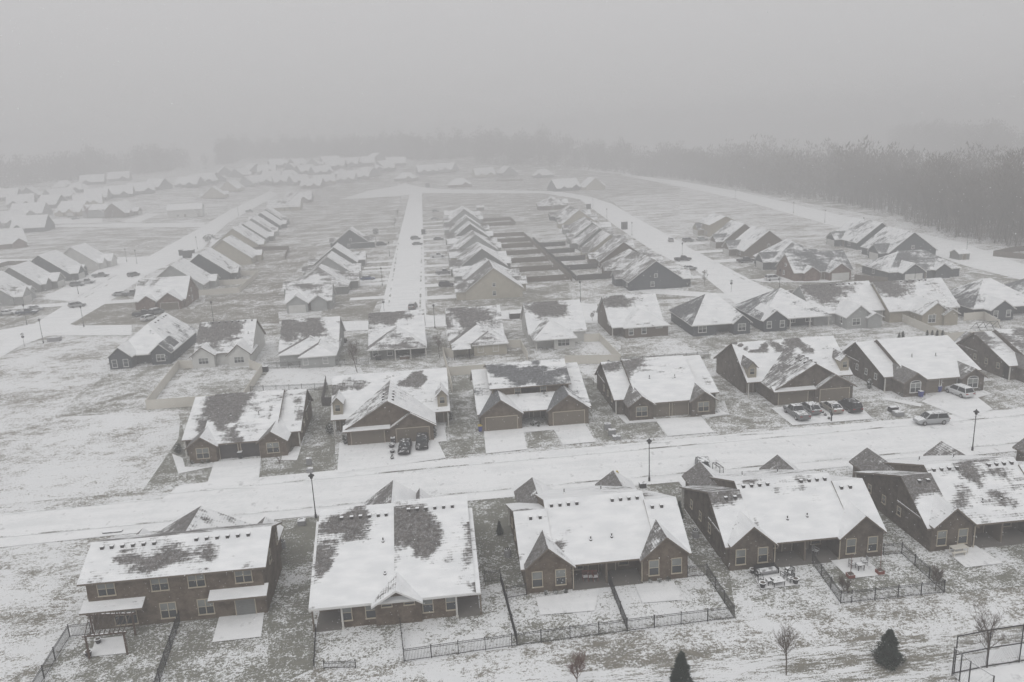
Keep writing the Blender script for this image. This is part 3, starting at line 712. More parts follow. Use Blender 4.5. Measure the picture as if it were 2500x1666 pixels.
# ---- front row (backs towards us), street on their far side: local y points back to us (rot 180)
def frontrow():
    pi = math.pi
    # two-storey rear house, far left
    h = House('two storey brick house with long snowy rear roof, leftmost of the front row', -26.3, 78, 0, 'brick', 'roof', 'trim_d', 'trim_b', HOUSES_GROUP1, name='brick_duplex')
    h.R(-8.55, 8.75, -7.25, 2.2, 5.35, 7.35, 'x', .47, blobs=[('S',.42,.42,.17,.26,-.75),('S',.63,.36,.11,.22,-.7),('S',.55,.7,.08,.18,-.3),('S',.8,.05,.16,.14,-.6),('S',.04,.06,.12,.2,-.35)], base={'s':.92,'nopatch':1})
    h.R(-7.0, 5.4, 0.5, 6.8, 2.6, 5.9, 'y', .5, base={'w':.25,'e':.95})
    h.R(-9.0, -5.4, 2.6, 6.5, 2.6, 4.0, 'y', base={'w':.2,'e':.9}); h.R(4.2, 7.9, 2.6, 6.5, 2.6, 4.1, 'y', base={'w':.25,'e':.9})
    h.R(-8.6, -2.9, -7.75, -6.3, 2.6, 3.15, 'x', .97, base={'s':.95,'nopatch':1}); h.R(3.1, 8.6, -7.75, -6.3, 2.6, 3.15, 'x', .97, base={'s':1.0,'nopatch':1})
    h.wh = 2.4
    h.Wl([(-8.1,-6.55),(8.2,-6.55),(8.2,1.8),(-8.1,1.8)]); h.Wl([(-6.6,1.8),(-6.6,6.4),(5,6.4),(5,1.8)], closed=False); h.Wl([(-8.6,3.0),(-8.6,6.1),(-5.8,6.1)], closed=False); h.Wl([(7.5,3.0),(7.5,6.1),(4.6,6.1)], closed=False)
    for x in (-6.3, -1.4, 2.0, 6.4): h.win('S', x, -6.55, 3.6, 1.5, 1.35, 2)
    h.win('S', -1.0, -6.55, .6, 1.4, 1.55, 2); h.win('S', 2.5, -6.55, .6, 1.4, 1.55, 2); h.win('S', -5.0, -6.55, .35, 2.0, 1.9, 2); h.door('S', 6.2, -6.55, 1.8, 'grey')
    h.vents([(x,-3.6) for x in (-7.3,-6.4,-5.4,-4.4,-3.4,-2.4,1.6,2.6,3.6,4.6,5.6,6.6)])
    h.win('E', 8.2, -3, 3.6, .8, 1.2); h.win('E', 8.2, 1, 3.6, .8, 1.2)
    h.done()
    # big single-slope rear, second
    h = House('brick house with a huge bare patched rear roof and small centre gable', -5.1, 76, 0, 'brick', 'roof', 'trim_w', 'trim_b', HOUSES_GROUP1, name='brick_duplex')
    bl = [('S',.42,.86,.33,.15,-.95,1),('S',.06,.58,.27,.24,-.95,1),('S',.03,.2,.13,.3,-.5),('S',.85,.5,.15,.4,.4),('S',.3,.35,.3,.4,.25)]
    br = [('S',.12,.72,.3,.26,-.9,1),('S',.48,.66,.2,.22,-.8,1),('S',.02,.45,.13,.3,-.55),('S',.8,.85,.25,.2,.3),('S',.75,.33,.1,.14,-.35),('S',.97,.2,.07,.18,-.7),('S',.95,.6,.06,.3,-.35),('S',.3,.47,.14,.04,-.6),('S',.52,.28,.06,.05,-.5)]
    h.R(-7.9, -.25, -9.1, 8.9, 2.75, 7.75, 'x', .575, blobs=bl, base={'s':.95,'nopatch':1})
    h.R(-.3, 7.3, -9.1, 8.9, 2.75, 7.95, 'x', .575, blobs=br, base={'s':.86,'nopatch':1})
    h.R(-8.2, 7.75, -9.12, 6.5, 2.7, 6.9, 'x', .6, blobs=[('S',.015,.5,.05,.5,-.6)], base={'s':.9,'nopatch':1})
    h.R(-2.45, 2.3, -9.75, -4, 2.7, 4.15, 'y', base={'w':.6,'e':.85})
    h.R(-5.2, 3.5, 2, 11, 3.0, 6.05, 'y', .5, base={'w':.3,'e':.98}); h.R(.8, 4.2, 2, 10.6, 2.9, 5.0, 'y', .4, base={'w':.2,'e':.95})
    h.wh = 2.5
    h.Wl([(-7.9,-5.5),(-5.4,-5.5),(-5.4,-8.4),(-2.2,-8.4),(-2.2,-8.7),(2.1,-8.7),(2.1,-8.4),(5.3,-8.4),(5.3,-5.5),(7.6,-5.5),(7.6,6),(-7.9,6)])
    h.Wl([(-4.8,6),(-4.8,10.6),(3.1,10.6),(3.1,6)], closed=False)
    for x in (-4.9, -2.65, 2.7, 4.9): h.win('S', x, -8.4, .8, .9, 1.55)
    h.win('S', -1.1, -8.7, 2.0, .9, .4); h.win('S', 1.0, -8.7, 2.0, .9, .4)
    h.post(-5.3,-8.6); h.post(5.4,-8.6); h.post(7.7,-8.5,2.5,.14,'trim_d'); h.post(-8.0,-8.5,2.5,.14,'trim_d')
    h.vents([(x,.0) for x in (1.2,2.1,3.0,3.9,4.8,5.7)] + [(x,-.1) for x in (-5.6,-4.6,-3.7,-2.8,-1.9,-1.1)])
    h.pipe(-1.4,-3.0,.4); h.pipe(-1.2,-6.4,.25); h.pipe(-2.9,-1.6,.3)
    h.box('patio_slab', -7.9, -5.45, -8.7, -5.5, -.05, .06, 'porchfloor'); h.box('patio_slab', 5.35, 7.6, -8.7, -5.5, -.05, .06, 'porchfloor')
    h.win('W', -7.9, 0, 1.2, .8, 1.2); h.done()
    # two twin-gabled rears and the one at the right edge
    duplex_a('brick house with two rear gables and nearly unbroken snowy roof, centre of the front row', 15.55, 88.5, pi, HOUSES_GROUP1, seed=3,
        blobs=[('N',.05,.36,.10,.15,-.85)], bl2=[('S',.2,.9,.5,.12,-.7)], bl3=[('S',.25,.45,.28,.16,-.75)],
        base={'s':1.02,'n':.9,'e':.95,'w':.9,'nopatch':1,'rw':{'w':.3,'e':1.0}})
    duplex_a('brick house with twin rear gables beside the furnished snowy patio', 36.6, 88.9, pi, HOUSES_GROUP1, seed=11, wall='brick2',
        blobs=[('N',.14,.94,.16,.07,-.8),('N',.4,.8,.04,.18,-.45),('N',.63,.78,.04,.18,-.5),('N',.06,.45,.05,.18,-.6)], bl3=[('N',.45,.38,.3,.2,-.8),('N',.1,.65,.15,.12,-.6)],
        base={'s':.95,'n':.9,'nopatch':1,'rw':{'w':.72,'e':.98}}, base2={'s':.95,'pu':.5,'pv':.95,'ru':.9,'rv':.2,'ps':1.1})
    duplex_a('brick house with streaked roof and dark left gable end, cut by the right frame edge', 58.3, 88.7, pi, HOUSES_GROUP1, seed=21, wall='brick2',
        blobs=[('N',.2,.9,.2,.08,-.7),('N',.45,.8,.08,.12,-.7),('N',.58,.55,.05,.2,-.55),('N',.15,.35,.1,.25,-.6)],
        base={'s':.92,'n':.8,'nopatch':1,'rw':{'w':.75,'e':.98}}, base2={'s':.9,'pu':.5,'pv':.9,'ru':.9,'rv':.25,'ps':1.15}, bl3=[('N',.3,.6,.25,.3,-.7)])
    duplex_a('brick house beyond the right frame edge of which only a front gable shows', 80.5, 88.7, pi, HOUSES_GROUP1, seed=31, wall='brick2', rear=False)
frontrow()

def duplex_b(label, x, y, rot, group, seed, base, blobs, wall='brick'):
    h = House(label, x, y, rot, wall, 'roof', 'trim_d', 'trim_b', group, seed=seed, name='brick_duplex')
    h.R(-9.3, 9.3, 4.6, 20.5, 2.7, 7.75, 'x', .46, blobs=blobs, base=base)
    h.R(-6.95, 6.95, -.45, 12.0, 2.6, 6.75, 'y', .5, base={'w':.52,'e':.98})
    h.R(-.1, 7.0, -.95, 1.5, 2.5, 4.75, 'y', .47, base={'w':.4,'e':.9}); h.R(-7.0, .1, -.85, .6, 2.55, 3.1, 'x', .95, base={'s':.9,'nopatch':1})
    Wl = h.Wl
    Wl([(-6.5,0),(-6.5,7)], closed=False); Wl([(6.5,7),(6.5,-.5),(.1,-.5),(.1,0)], closed=False, top=4.6); Wl([(-6.5,.02),(6.5,.02)], closed=False, m=1)
    Wl([(-8.9,7.2),(-6.5,7.2)], closed=False); Wl([(6.5,7.2),(8.9,7.2),(8.9,20),(-8.9,20),(-8.9,7.2)], closed=False)
    h.garage('S', -3.4, -.0, 4.9, 2.25, 'garage_t'); h.garage('S', 3.4, -.5, 4.9, 2.25, 'garage_t')
    for sx in (-1, 1):    # dormers
        d = MB(); cx = 8.15*sx; z0 = 3.0; y0 = 5.4
        for q in ([(cx-.75,y0),(cx+.75,y0)], [(cx+.75,y0),(cx+.75,y0+3.2)], [(cx-.75,y0+3.2),(cx-.75,y0)]):
            a, b = q; d.face([(a[0],a[1],z0),(b[0],b[1],z0),(b[0],b[1],5.15),(a[0],a[1],5.15)])
        d.face([(cx-.75,y0,5.15),(cx+.75,y0,5.15),(cx,y0,5.95)])
        o = d.build('dormer', M['tan'], h.root)
        r = MB(); Roof(cx-1.0, cx+1.0, y0-.35, y0+4.2, 5.0, 6.15, 'y', base={'w':.45,'e':.8}, th=.12).emit(r, h.X, rot, seed+sx, .5); r.build('dormer_roof', [M['roof'], M['trim_d']], o)
        a, b = win_mesh(.75, 1.0, 1, 'trim_b'); w_ = inst('dormer_window', a, o, (cx, y0, 3.85)); 
        inst('dormer_glass', b, o, (cx, y0-.005, 3.85))
        h.post(8.9*sx, 4.9, 2.5); h.door('S', 7.7*sx, 7.2)
    h.vents([(.7,1.2),(.7,2.6),(.7,4.0),(.7,5.4),(-.8,1.8),(-.8,3.2),(-.8,4.6)])
    h.done(); return h
def duplex_c(label, x, y, group):
    h = House(label, x, y, 0, 'brick', 'roof2', 'trim_d', 'trim_b', group, seed=5, name='brick_duplex')
    h.R(-9.0, 9.0, -.1, 19, 2.7, 6.7, 'x', .6, base={'s':.98,'nopatch':1}, blobs=[('S',.02,.6,.05,.4,-.5),('S',.13,.7,.03,.3,-.5)])
    h.R(-6.6, 6.6, 3.7, 17, 5.5, 7.8, 'x', .5, base={'s':.8,'nopatch':1}, blobs=[('S',.3,.65,.3,.3,-1.0,1),('S',.62,.6,.1,.3,-.9,1),('S',.78,.25,.08,.25,-.6),('S',.45,.3,.2,.25,-.5),('S',.95,.4,.06,.3,-.6),('S',.85,.85,.2,.15,.3)])
    for sx in (-1, 1): h.R(5.3*sx-3.5, 5.3*sx+3.5, -1.0, 7.5, 2.6, 5.15, 'y', base={'w':.15,'e':.9})
    h.wh = 2.5
    h.Wl([(-8.5,.0+1.6),(-8.5,18.5),(8.5,18.5),(8.5,1.6)], closed=False)
    h.Wl([(-8.45,-.5),(-2.1,-.5),(-2.1,4.2),(2.1,4.2),(2.1,-.5),(8.45,-.5)], closed=False); h.Wl([(-8.4,-.5),(-8.4,3)], closed=False); h.Wl([(8.4,-.5),(8.4,3)], closed=False)
    h.Wl([(-6.2,4.2),(6.2,4.2),(6.2,16.5),(-6.2,16.5)])
    for sx in (-1, 1): h.garage('S', 5.3*sx, -.5, 4.9, 2.25, 'garage_t')
    h.win('S', -2.1, 4.2, 4.0, .95, 1.25); h.win('S', 2.1, 4.2, 4.0, .95, 1.25); h.door('S', -.9, 4.2); h.door('S', .9, 4.2)
    h.downpipe(-6.1, 4.1, 5.3)
    return h.done()
def secondrow():
    g2 = HOUSES_GROUP2
    duplex_a('brick duplex with two dark garage doors beside the open snowy field', -29.7, 112.6, 0, g2, gar='garage_d', seed=41, rear=False,
        base={'s':.85,'nopatch':1}, base2={'s':.9,'pu':.85,'pv':.7,'ru':.5,'rv':.6,'ps':.9}, bl3=[('S',.75,.35,.25,.3,-.7)],
        blobs=[('S',.12,.75,.34,.42,-1.0,1),('S',.37,.6,.06,.3,-.8),('S',.44,.3,.03,.25,-.7),('S',.9,.6,.05,.25,-.5),('S',.7,.8,.12,.1,-.35),('S',.4,.08,.06,.06,-.4)])
    duplex_b('brick duplex with one huge front gable and two cars on its driveway', -7.65, 115.0, 0, g2, 43, {'s':.98,'nopatch':1},
        [('S',.14,.72,.14,.22,-.95,1),('S',.68,.72,.14,.2,-.95,1),('S',.47,.9,.05,.05,-.4)])
    duplex_c('brick duplex with a raised dark roofed upper storey between two garage gables', 14.7, 116.8, g2)
    duplex_a('brick duplex with snowy centre roof behind the middle street lamp', 36.5, 115.4, 0, g2, seed=47, wall='brick2', rear=False,
        base={'s':.95,'nopatch':1}, base2={'s':.95,'pu':.5,'pv':.88,'ru':.6,'rv':.2,'ps':1}, bl3=[('S',.7,.3,.3,.2,-.6)], blobs=[('S',.10,.80,.2,.24,-.95,1),('S',.28,.97,.2,.05,-.6)])
    duplex_b('dark brick duplex with huge front gable behind the row of four parked vehicles', 60.6, 117.6, 0, g2, 53, {'s':.96,'nopatch':1},
        [('S',.2,.85,.22,.12,-.95,1),('S',.6,.75,.1,.3,-.85,1),('S',.45,.6,.1,.2,.4)], wall='brick2')
    duplex_a('brick duplex with white arched windows and a white crossover on its driveway', 82.6, 116.3, 0, g2, seed=59, wall='brick2', rear=False, gar='garage_t', wt='trim_w', arch=True,
        base={'s':.98,'nopatch':1}, base2={'s':1.0,'nopatch':1})
    duplex_a('dark brick duplex cut by the right frame edge across the street', 105.5, 117, 0, g2, seed=61, wall='brick2', rear=False, base={'s':.8}, base2={'s':.9,'pu':.3,'pv':.9})
secondrow()
# ---- third row: siding houses seen from behind
GR3 = 'siding houses along the cross street'
def wh(label, x, y, wall, roof, trim, roofs, wins=(), posts=(), seed=0, walls=None, vents=(), pipes=(), doors=(), name='siding_house', group=GR3, foundation=True, wtrim='trim_w'):
    """roofs in world metres: (x0,x1,y0,y1,ze,zr,ax,rp,h0,h1[,base[,blobs]])"""
    h = House(label, x, y, 0, wall, roof, trim, wtrim, group, name=name, seed=seed, cell=.8)
    for i, r in enumerate(roofs):
        r = list(r); kw = {}
        if len(r) > 10: kw['base'] = r[10]
        if len(r) > 11: kw['blobs'] = r[11]
        rr = h.R(r[0]-x, r[1]-x, r[2]-y, r[3]-y, *r[4:10], **kw)
        if walls is None or walls[i]: h.block(rr, .4+.013*i)
    for f, a, b, z, w_, hh, mu in wins: h.win(f, a-x, b-y, z, w_, hh, mu)
    for a, b in posts: h.post(a-x, b-y, 2.5, .2)
    for f, a, b in doors: h.door(f, a-x, b-y, 1.0, 'dark_plastic' if wall in ('white','tan') else 'trim_w')
    h.vents([(a-x, b-y) for a, b in vents])
    for a, b in pipes: h.pipe(a-x, b-y, .4)
    return h.done()
SN = {'s':.92,'nopatch':1,'e':.85,'w':.3}; TL = {'s':.88,'pu':.25,'pv':.80,'ru':.38,'rv':.30,'ps':1.1}; HP = 0
wh('dark grey house with wide snow covered roof at the corner of the open field', -63, 180, 'dark', 'roof2', 'trim_w',
   [(-69.3,-56.3,174.4,193.5,2.6,7.5,'y',.46,6.5,0,SN), (-69.35,-64,170.9,180,2.6,4.9,'y',.5,0,0,{'e':1,'w':.7}), (-61.2,-56.4,172.3,180,2.6,4.7,'y',.5,0,0,{'e':.3,'w':1}), (-64.5,-61,173,175,2.45,3.0,'x',.9,0,0,SN)],
   [('S',-67.9,171.35,.5,.9,1.5,1),('S',-65.6,171.35,.5,.9,1.5,1),('S',-58.8,172.7,.9,1.6,1.3,2),('S',-63,175,.9,1.4,1.3,2)], walls=[1,1,1,0], seed=1, doors=[('S',-61.9,175)], vents=[(-62.6,184),(-62.6,186),(-62.6,190),(-62.6,191.5)])
wh('white siding house between the cream fence corner and the grey roofed house', -44.7, 174, 'white', 'roof', 'trim_d',
   [(-50.8,-38.6,168.6,184.5,2.6,7.9,'x',.5,0,0,TL), (-51.2,-45.9,166.9,173.5,2.6,4.6,'y',.5,0,0,{'e':.9,'w':.8}), (-43.6,-38.3,165.9,173.5,2.6,4.9,'y',.5,0,0,{'e':1,'w':.8}), ],
   [('S',-48.5,167.32,.9,1.9,1.2,3),('S',-41,166.3,.9,1.9,1.2,3),('S',-44.7,170.2,.8,1.2,1.3,2)], seed=2, vents=[(-48+1.4*i,176.2) for i in range(7)], pipes=[(-40,173)])
wh('pale beige house with two low overlapping hipped roofs at the back', -26.5, 172, 'lgrey', 'roof', 'trim_w',
   [(-32.9,-20.3,166.5,182.5,2.6,7.7,'x',.5,0,0,TL), (-32.7,-20.4,163.6,175,2.5,4.9,'y',.5,4.0,0,SN), (-28.0,-20.25,160.6,170,2.5,4.2,'y',.5,3.2,0,SN)],
   [('S',-26.6,161.05,.8,.9,1.2,1),('S',-22.6,161.05,.8,.9,1.2,1),('S',-30.5,164.1,.8,.9,1.2,1)], seed=3, pipes=[(-27,170)])
wh('grey house with a posted back porch near the bare backyard tree', -7.9, 172, 'grey', 'roof', 'trim_w',
   [(-14.1,-1.9,166,182.5,2.6,8.0,'x',.5,0,0,dict(TL,pu=.4,ru=.5)), (-14.2,-1.7,162.6,176,2.5,5.6,'y',.5,5.0,0,{'s':.62,'nopatch':1}), (-8.6,-1.75,162.1,170,2.45,4.3,'y',.5,3.6,0,{'s':.5,'nopatch':1})],
   [('S',-12.6,164.4,.7,1.0,1.3,1),('S',-9.6,164.4,.7,1.0,1.3,1)], posts=[(-8.4,162.5),(-5.2,162.5),(-2.0,162.5)], walls=[1,0,0], seed=4)
wh('tan house with hipped rear wing beside the snow topped gazebo', 9.0, 172, 'beige', 'roof', 'trim_w',
   [(2.8,15.0,165.6,182,2.6,8.0,'x',.5,0,0,TL), (3.2,15.3,162.6,176,2.5,5.4,'y',.5,4.6,0,SN), (7.6,15.35,160.8,170,2.45,4.3,'y',.5,3.6,0,{'s':.55,'nopatch':1})],
   [('S',9.4,161.25,.8,1.0,1.3,1),('S',12.6,161.25,.8,1.0,1.3,1)], seed=5, pipes=[(9.4,170)])
wh('white house with triple window and small posted porch inside the pale fence', 26.5, 173, 'white', 'roof', 'trim_w',
   [(20.2,33.2,166.4,182,2.6,8.0,'x',.5,0,0,TL), (20.6,30.0,161.6,175,2.5,5.4,'y',.45,4.4,0,{'s':.9,'nopatch':1,'w':.35}), (21.0,30.05,161.2,170,2.45,4.6,'y',.5,3.8,0,{'s':.75,'nopatch':1})],
   [('S',27.2,162.05,.7,2.4,1.35,3),('W',20.6,176,1.2,.7,1.3,1),('W',20.6,170,1.2,.7,1.3,1)], posts=[(21.3,161.9)], walls=[1,0,0], seed=6, pipes=[(29,171),(27.5,172.5)])
HC = 1
def c6extra():
    pass
wh('dark brown house with white corner porch post behind the long rear slope', 45.6, 175, 'brown', 'roof', 'trim_w',
   [(38.9,51.5,170,184,2.6,7.8,'x',.5,0,0,TL), (41.4,51.9,166.4,178,2.5,5.6,'y',.45,4.6,0,{'s':.75,'nopatch':1,'w':.7}), (39.0,44.5,167.6,172,2.5,3.6,'x',.9,0,0,SN)],
   [('S',43.1,166.8,.8,.9,1.3,1),('S',46.0,166.8,.9,.9,1.4,1),('S',49.4,166.8,2.0,1.3,.4,1)], posts=[(39.2,168)], walls=[1,1,0], seed=7)
wh('dark hip roofed house with white framed double windows and back steps', 62.5, 172, 'dark', 'roof2', 'trim_w',
   [(55.9,69.3,163.9,181,2.6,7.7,'x',.5,6,5.0,{'s':.98,'nopatch':1,'w':.30,'e':.6}), (64.9,69.4,163.2,170,2.6,4.5,'y',.5,0,0,{'w':.7,'e':.6})],
   [('S',58.4,164.33,.9,1.7,1.35,2),('S',67.1,163.62,.9,1.6,1.4,2)], walls=[0,1], seed=8)
wh('dark hip roofed house with a long covered porch and white cornered window wing', 80, 172, 'dark', 'roof2', 'trim_w',
   [(71.7,88.2,164.6,181,2.6,7.9,'x',.5,8,8.2,{'s':.80,'nopatch':1,'w':.46}), (71.9,78,163.6,172,2.6,4.9,'y',.5,0,0,{'w':.95,'e':.7})],
   [('S',73.5,164.0,.9,.9,1.4,1),('S',76.5,164.0,.9,.9,1.4,1),('S',80.5,167.4,.9,1,1.4,2),('S',84.5,167.4,.9,1.8,1.4,3)], posts=[(78.8,165),(83.4,165),(87.8,165)], walls=[0,1], seed=9, vents=[(79.0,174),(79.8,174.2),(80.4,174.3)])
wh('white siding house with small shed roofed bump out next to the long cream fence', 92, 172, 'lgrey', 'roof', 'trim_w',
   [(84.6,101.6,166.0,181,2.7,8.1,'x',.5,0,0,{'s':.95,'pu':.25,'pv':.8,'ru':.5,'rv':.35,'ps':.9}), (89.6,96.2,160.9,172,2.7,5.3,'y',.5,0,0,{'w':.95,'e':.75}), (94.2,98.2,160.3,164,2.5,3.6,'y',.5,0,0,{'w':.7,'e':.8}), (84.5,88,172,185,2.7,6,'x',.5,0,0,{'w':.4})],
   [('S',92.2,161.3,.9,1.7,1.4,2),('W',89.98,163.5,1.0,.7,1.3,1),('W',85.0,170,1.2,.7,1.2,1),('W',85.0,173,1.2,.9,1.2,1)], posts=[(101.2,166.4)], walls=[1,1,1,0], seed=10, vents=[(92+1.5*i,173) for i in range(5)])
wh('tan siding house with two stepped rear gables behind the cream fence', 109, 170, 'tan', 'roof', 'trim_w',
   [(101.3,118.2,163.8,179,2.7,8.1,'x',.5,0,0,{'s':.85,'pu':.3,'pv':.8,'ru':.5,'rv':.3,'ps':.9}), (105.9,112.9,158.9,170,2.7,5.3,'y',.5,0,0,{'w':.95,'e':.5}), (110.6,114.6,158.3,162,2.5,3.8,'y',.5,0,0,{'w':.6,'e':.8})],
   [('S',108.5,159.3,.8,1.6,1.6,2),('W',101.7,168,1.2,.9,1.2,1)], posts=[(117.8,164.2)], walls=[1,1,1], seed=11, vents=[(108+1.5*i,171) for i in range(5)])
wh('dark house with white porch railing at the far right of the third row', 128, 168, 'dark', 'roof2', 'trim_w',
   [(119.6,136.4,161.4,177,2.6,7.7,'x',.5,7.5,7.5,{'s':.78,'w':.45,'nopatch':1}), (121.9,128,158.8,168,2.6,4.8,'y',.5,0,0,{'w':.95,'e':.6})],
   [('S',123.4,159.2,.9,.9,1.4,1),('S',126.4,159.2,.9,.9,1.4,1)], posts=[(129,161.8),(135.5,161.8)], walls=[0,1], seed=12)
wh('dark roofed house half cut off by the right edge behind the third row', 147, 172, 'dark', 'roof2', 'trim_w',
   [(139,156,165,181,2.6,7.7,'x',.5,7.5,7.5,{'s':.8,'w':.4})], seed=13)
# recessed walls of the porch houses
def porch_walls():
    spec = {'grey house with a posted': ('grey', [(-13.7,164.4),(-8.4,164.4),(-8.4,166.4),(-2.3,166.4)]), 'white house with triple': ('white', [(21.4,166.8),(21.4,164.5),(25.2,164.5),(25.2,162.05),(29.6,162.05),(29.6,167)]),
            'dark hip roofed house with white framed': ('dark', [(56.4,164.33),(61.6,164.33),(61.6,167),(65.2,167)]), 'dark hip roofed house with a long': ('dark', [(77.6,167.4),(87.6,167.4)]), 'dark house with white porch': ('dark', [(127.6,164.4),(136,164.4)])}
    extra = {'dark hip roofed house with white framed': [(56.4,164.33),(56.4,180.5),(68.9,180.5),(68.9,164)], 'dark hip roofed house with a long': [(72.3,165),(72.3,180.5),(87.7,180.5),(87.7,167.4)], 'dark house with white porch': [(120.1,162),(120.1,176.6),(136,176.6),(136,164.4)]}
    for o in list(COL.objects):
        lb = o.get('label', '')
        for k, (mt, pts) in spec.items():
            if lb.startswith(k):
                b = MB(); X = o.location
                for pp, top in [(pts, 2.42)] + ([(extra[k], 2.45)] if k in extra else []):
                    for (ax, ay), (bx, by) in zip(pp, pp[1:]):
                        b.face([(ax-X.x, ay-X.y, 0), (bx-X.x, by-X.y, 0), (bx-X.x, by-X.y, top), (ax-X.x, ay-X.y, top)])
                b.build('porch_wall', M[mt], o)
porch_walls()

# ---- houses of the middle distance and beyond
def mid(label, x, y, face, w, d, kind, wall, roof='roof', trim='trim_w', group='', seed=None, wing=1, detail=True, gar='garage_w', zr=None, side=False, cell=1.6, base=None):
    rot = {'S':0,'E':math.pi/2,'N':math.pi,'W':-math.pi/2}[face] if isinstance(face, str) else R(face)
    h = House(label, x, y, rot, wall, roof, trim, 'trim_w', group, seed=seed, name='siding_house' if not wall.startswith('brick') else 'brick_house', near=False, cell=cell)
    rnd = random.Random(int(x*13+y*7)); zr = zr or (2.7+d*(.37 if kind == 'g' else .30)); ze = 2.6; b = base or {'s':.68,'w':.42,'e':.8,'n':.6,'ps':.6}
    if kind == '2': ze = 5.2; zr = 5.2+d*.24
    hip = kind == 'h'
    m0 = h.R(-w/2, w/2, -d/2, d/2, ze, zr, 'x', .5, w*.32 if hip else 0, w*.32 if hip else 0, base=b); h.block(m0, .4)
    if kind == 'g' and side: pass
    ws = 1 if wing > 0 else -1
    if wing:
        cw = w*.22*ws; ww = min(7.2, w*.5)
        q = h.R(cw-ww/2, cw+ww/2, -d/2-2.6, 0, 2.6, 2.6+ww*.36, 'y', .5, 0, 0, base=b); h.block(q, .42)
        if detail: h.garage('S', cw, -d/2-2.18, ww-2.2, 2.1, gar)
        if abs(wing) > 1:
            q = h.R(-cw-2.6, -cw+2.6, -d/2-1.2, 0, 2.6, 4.4, 'y', .5, 0, 0, base=b); h.block(q, .43)
        q = h.R(-cw-2.9, -cw+2.9, d/2-3, d/2+2.0, 2.5, 4.3, 'y', .5, 0, 0, base=b); h.block(q, .44)
    if detail:
        h.win('S', -w*.2*ws, -d/2+.4-(0.8 if abs(wing) > 1 else 0), .9, 1.5, 1.3, 2); h.win('N', w*.3*ws, d/2-.4, .9, 1.4, 1.2, 2)
        h.win('E', w/2-.4, 0, 1.0, .9, 1.2, 1); h.win('W', -w/2+.4, 1, 1.0, .9, 1.2, 1)
        if kind != 'h': h.win('E', w/2-.4, 0, 3.6, .8, .9, 1); h.win('W', -w/2+.4, 0, 3.6, .8, .9, 1)
        h.door('S', 0 if wing else .5, -d/2+.4, 1.0)
    return h.done()
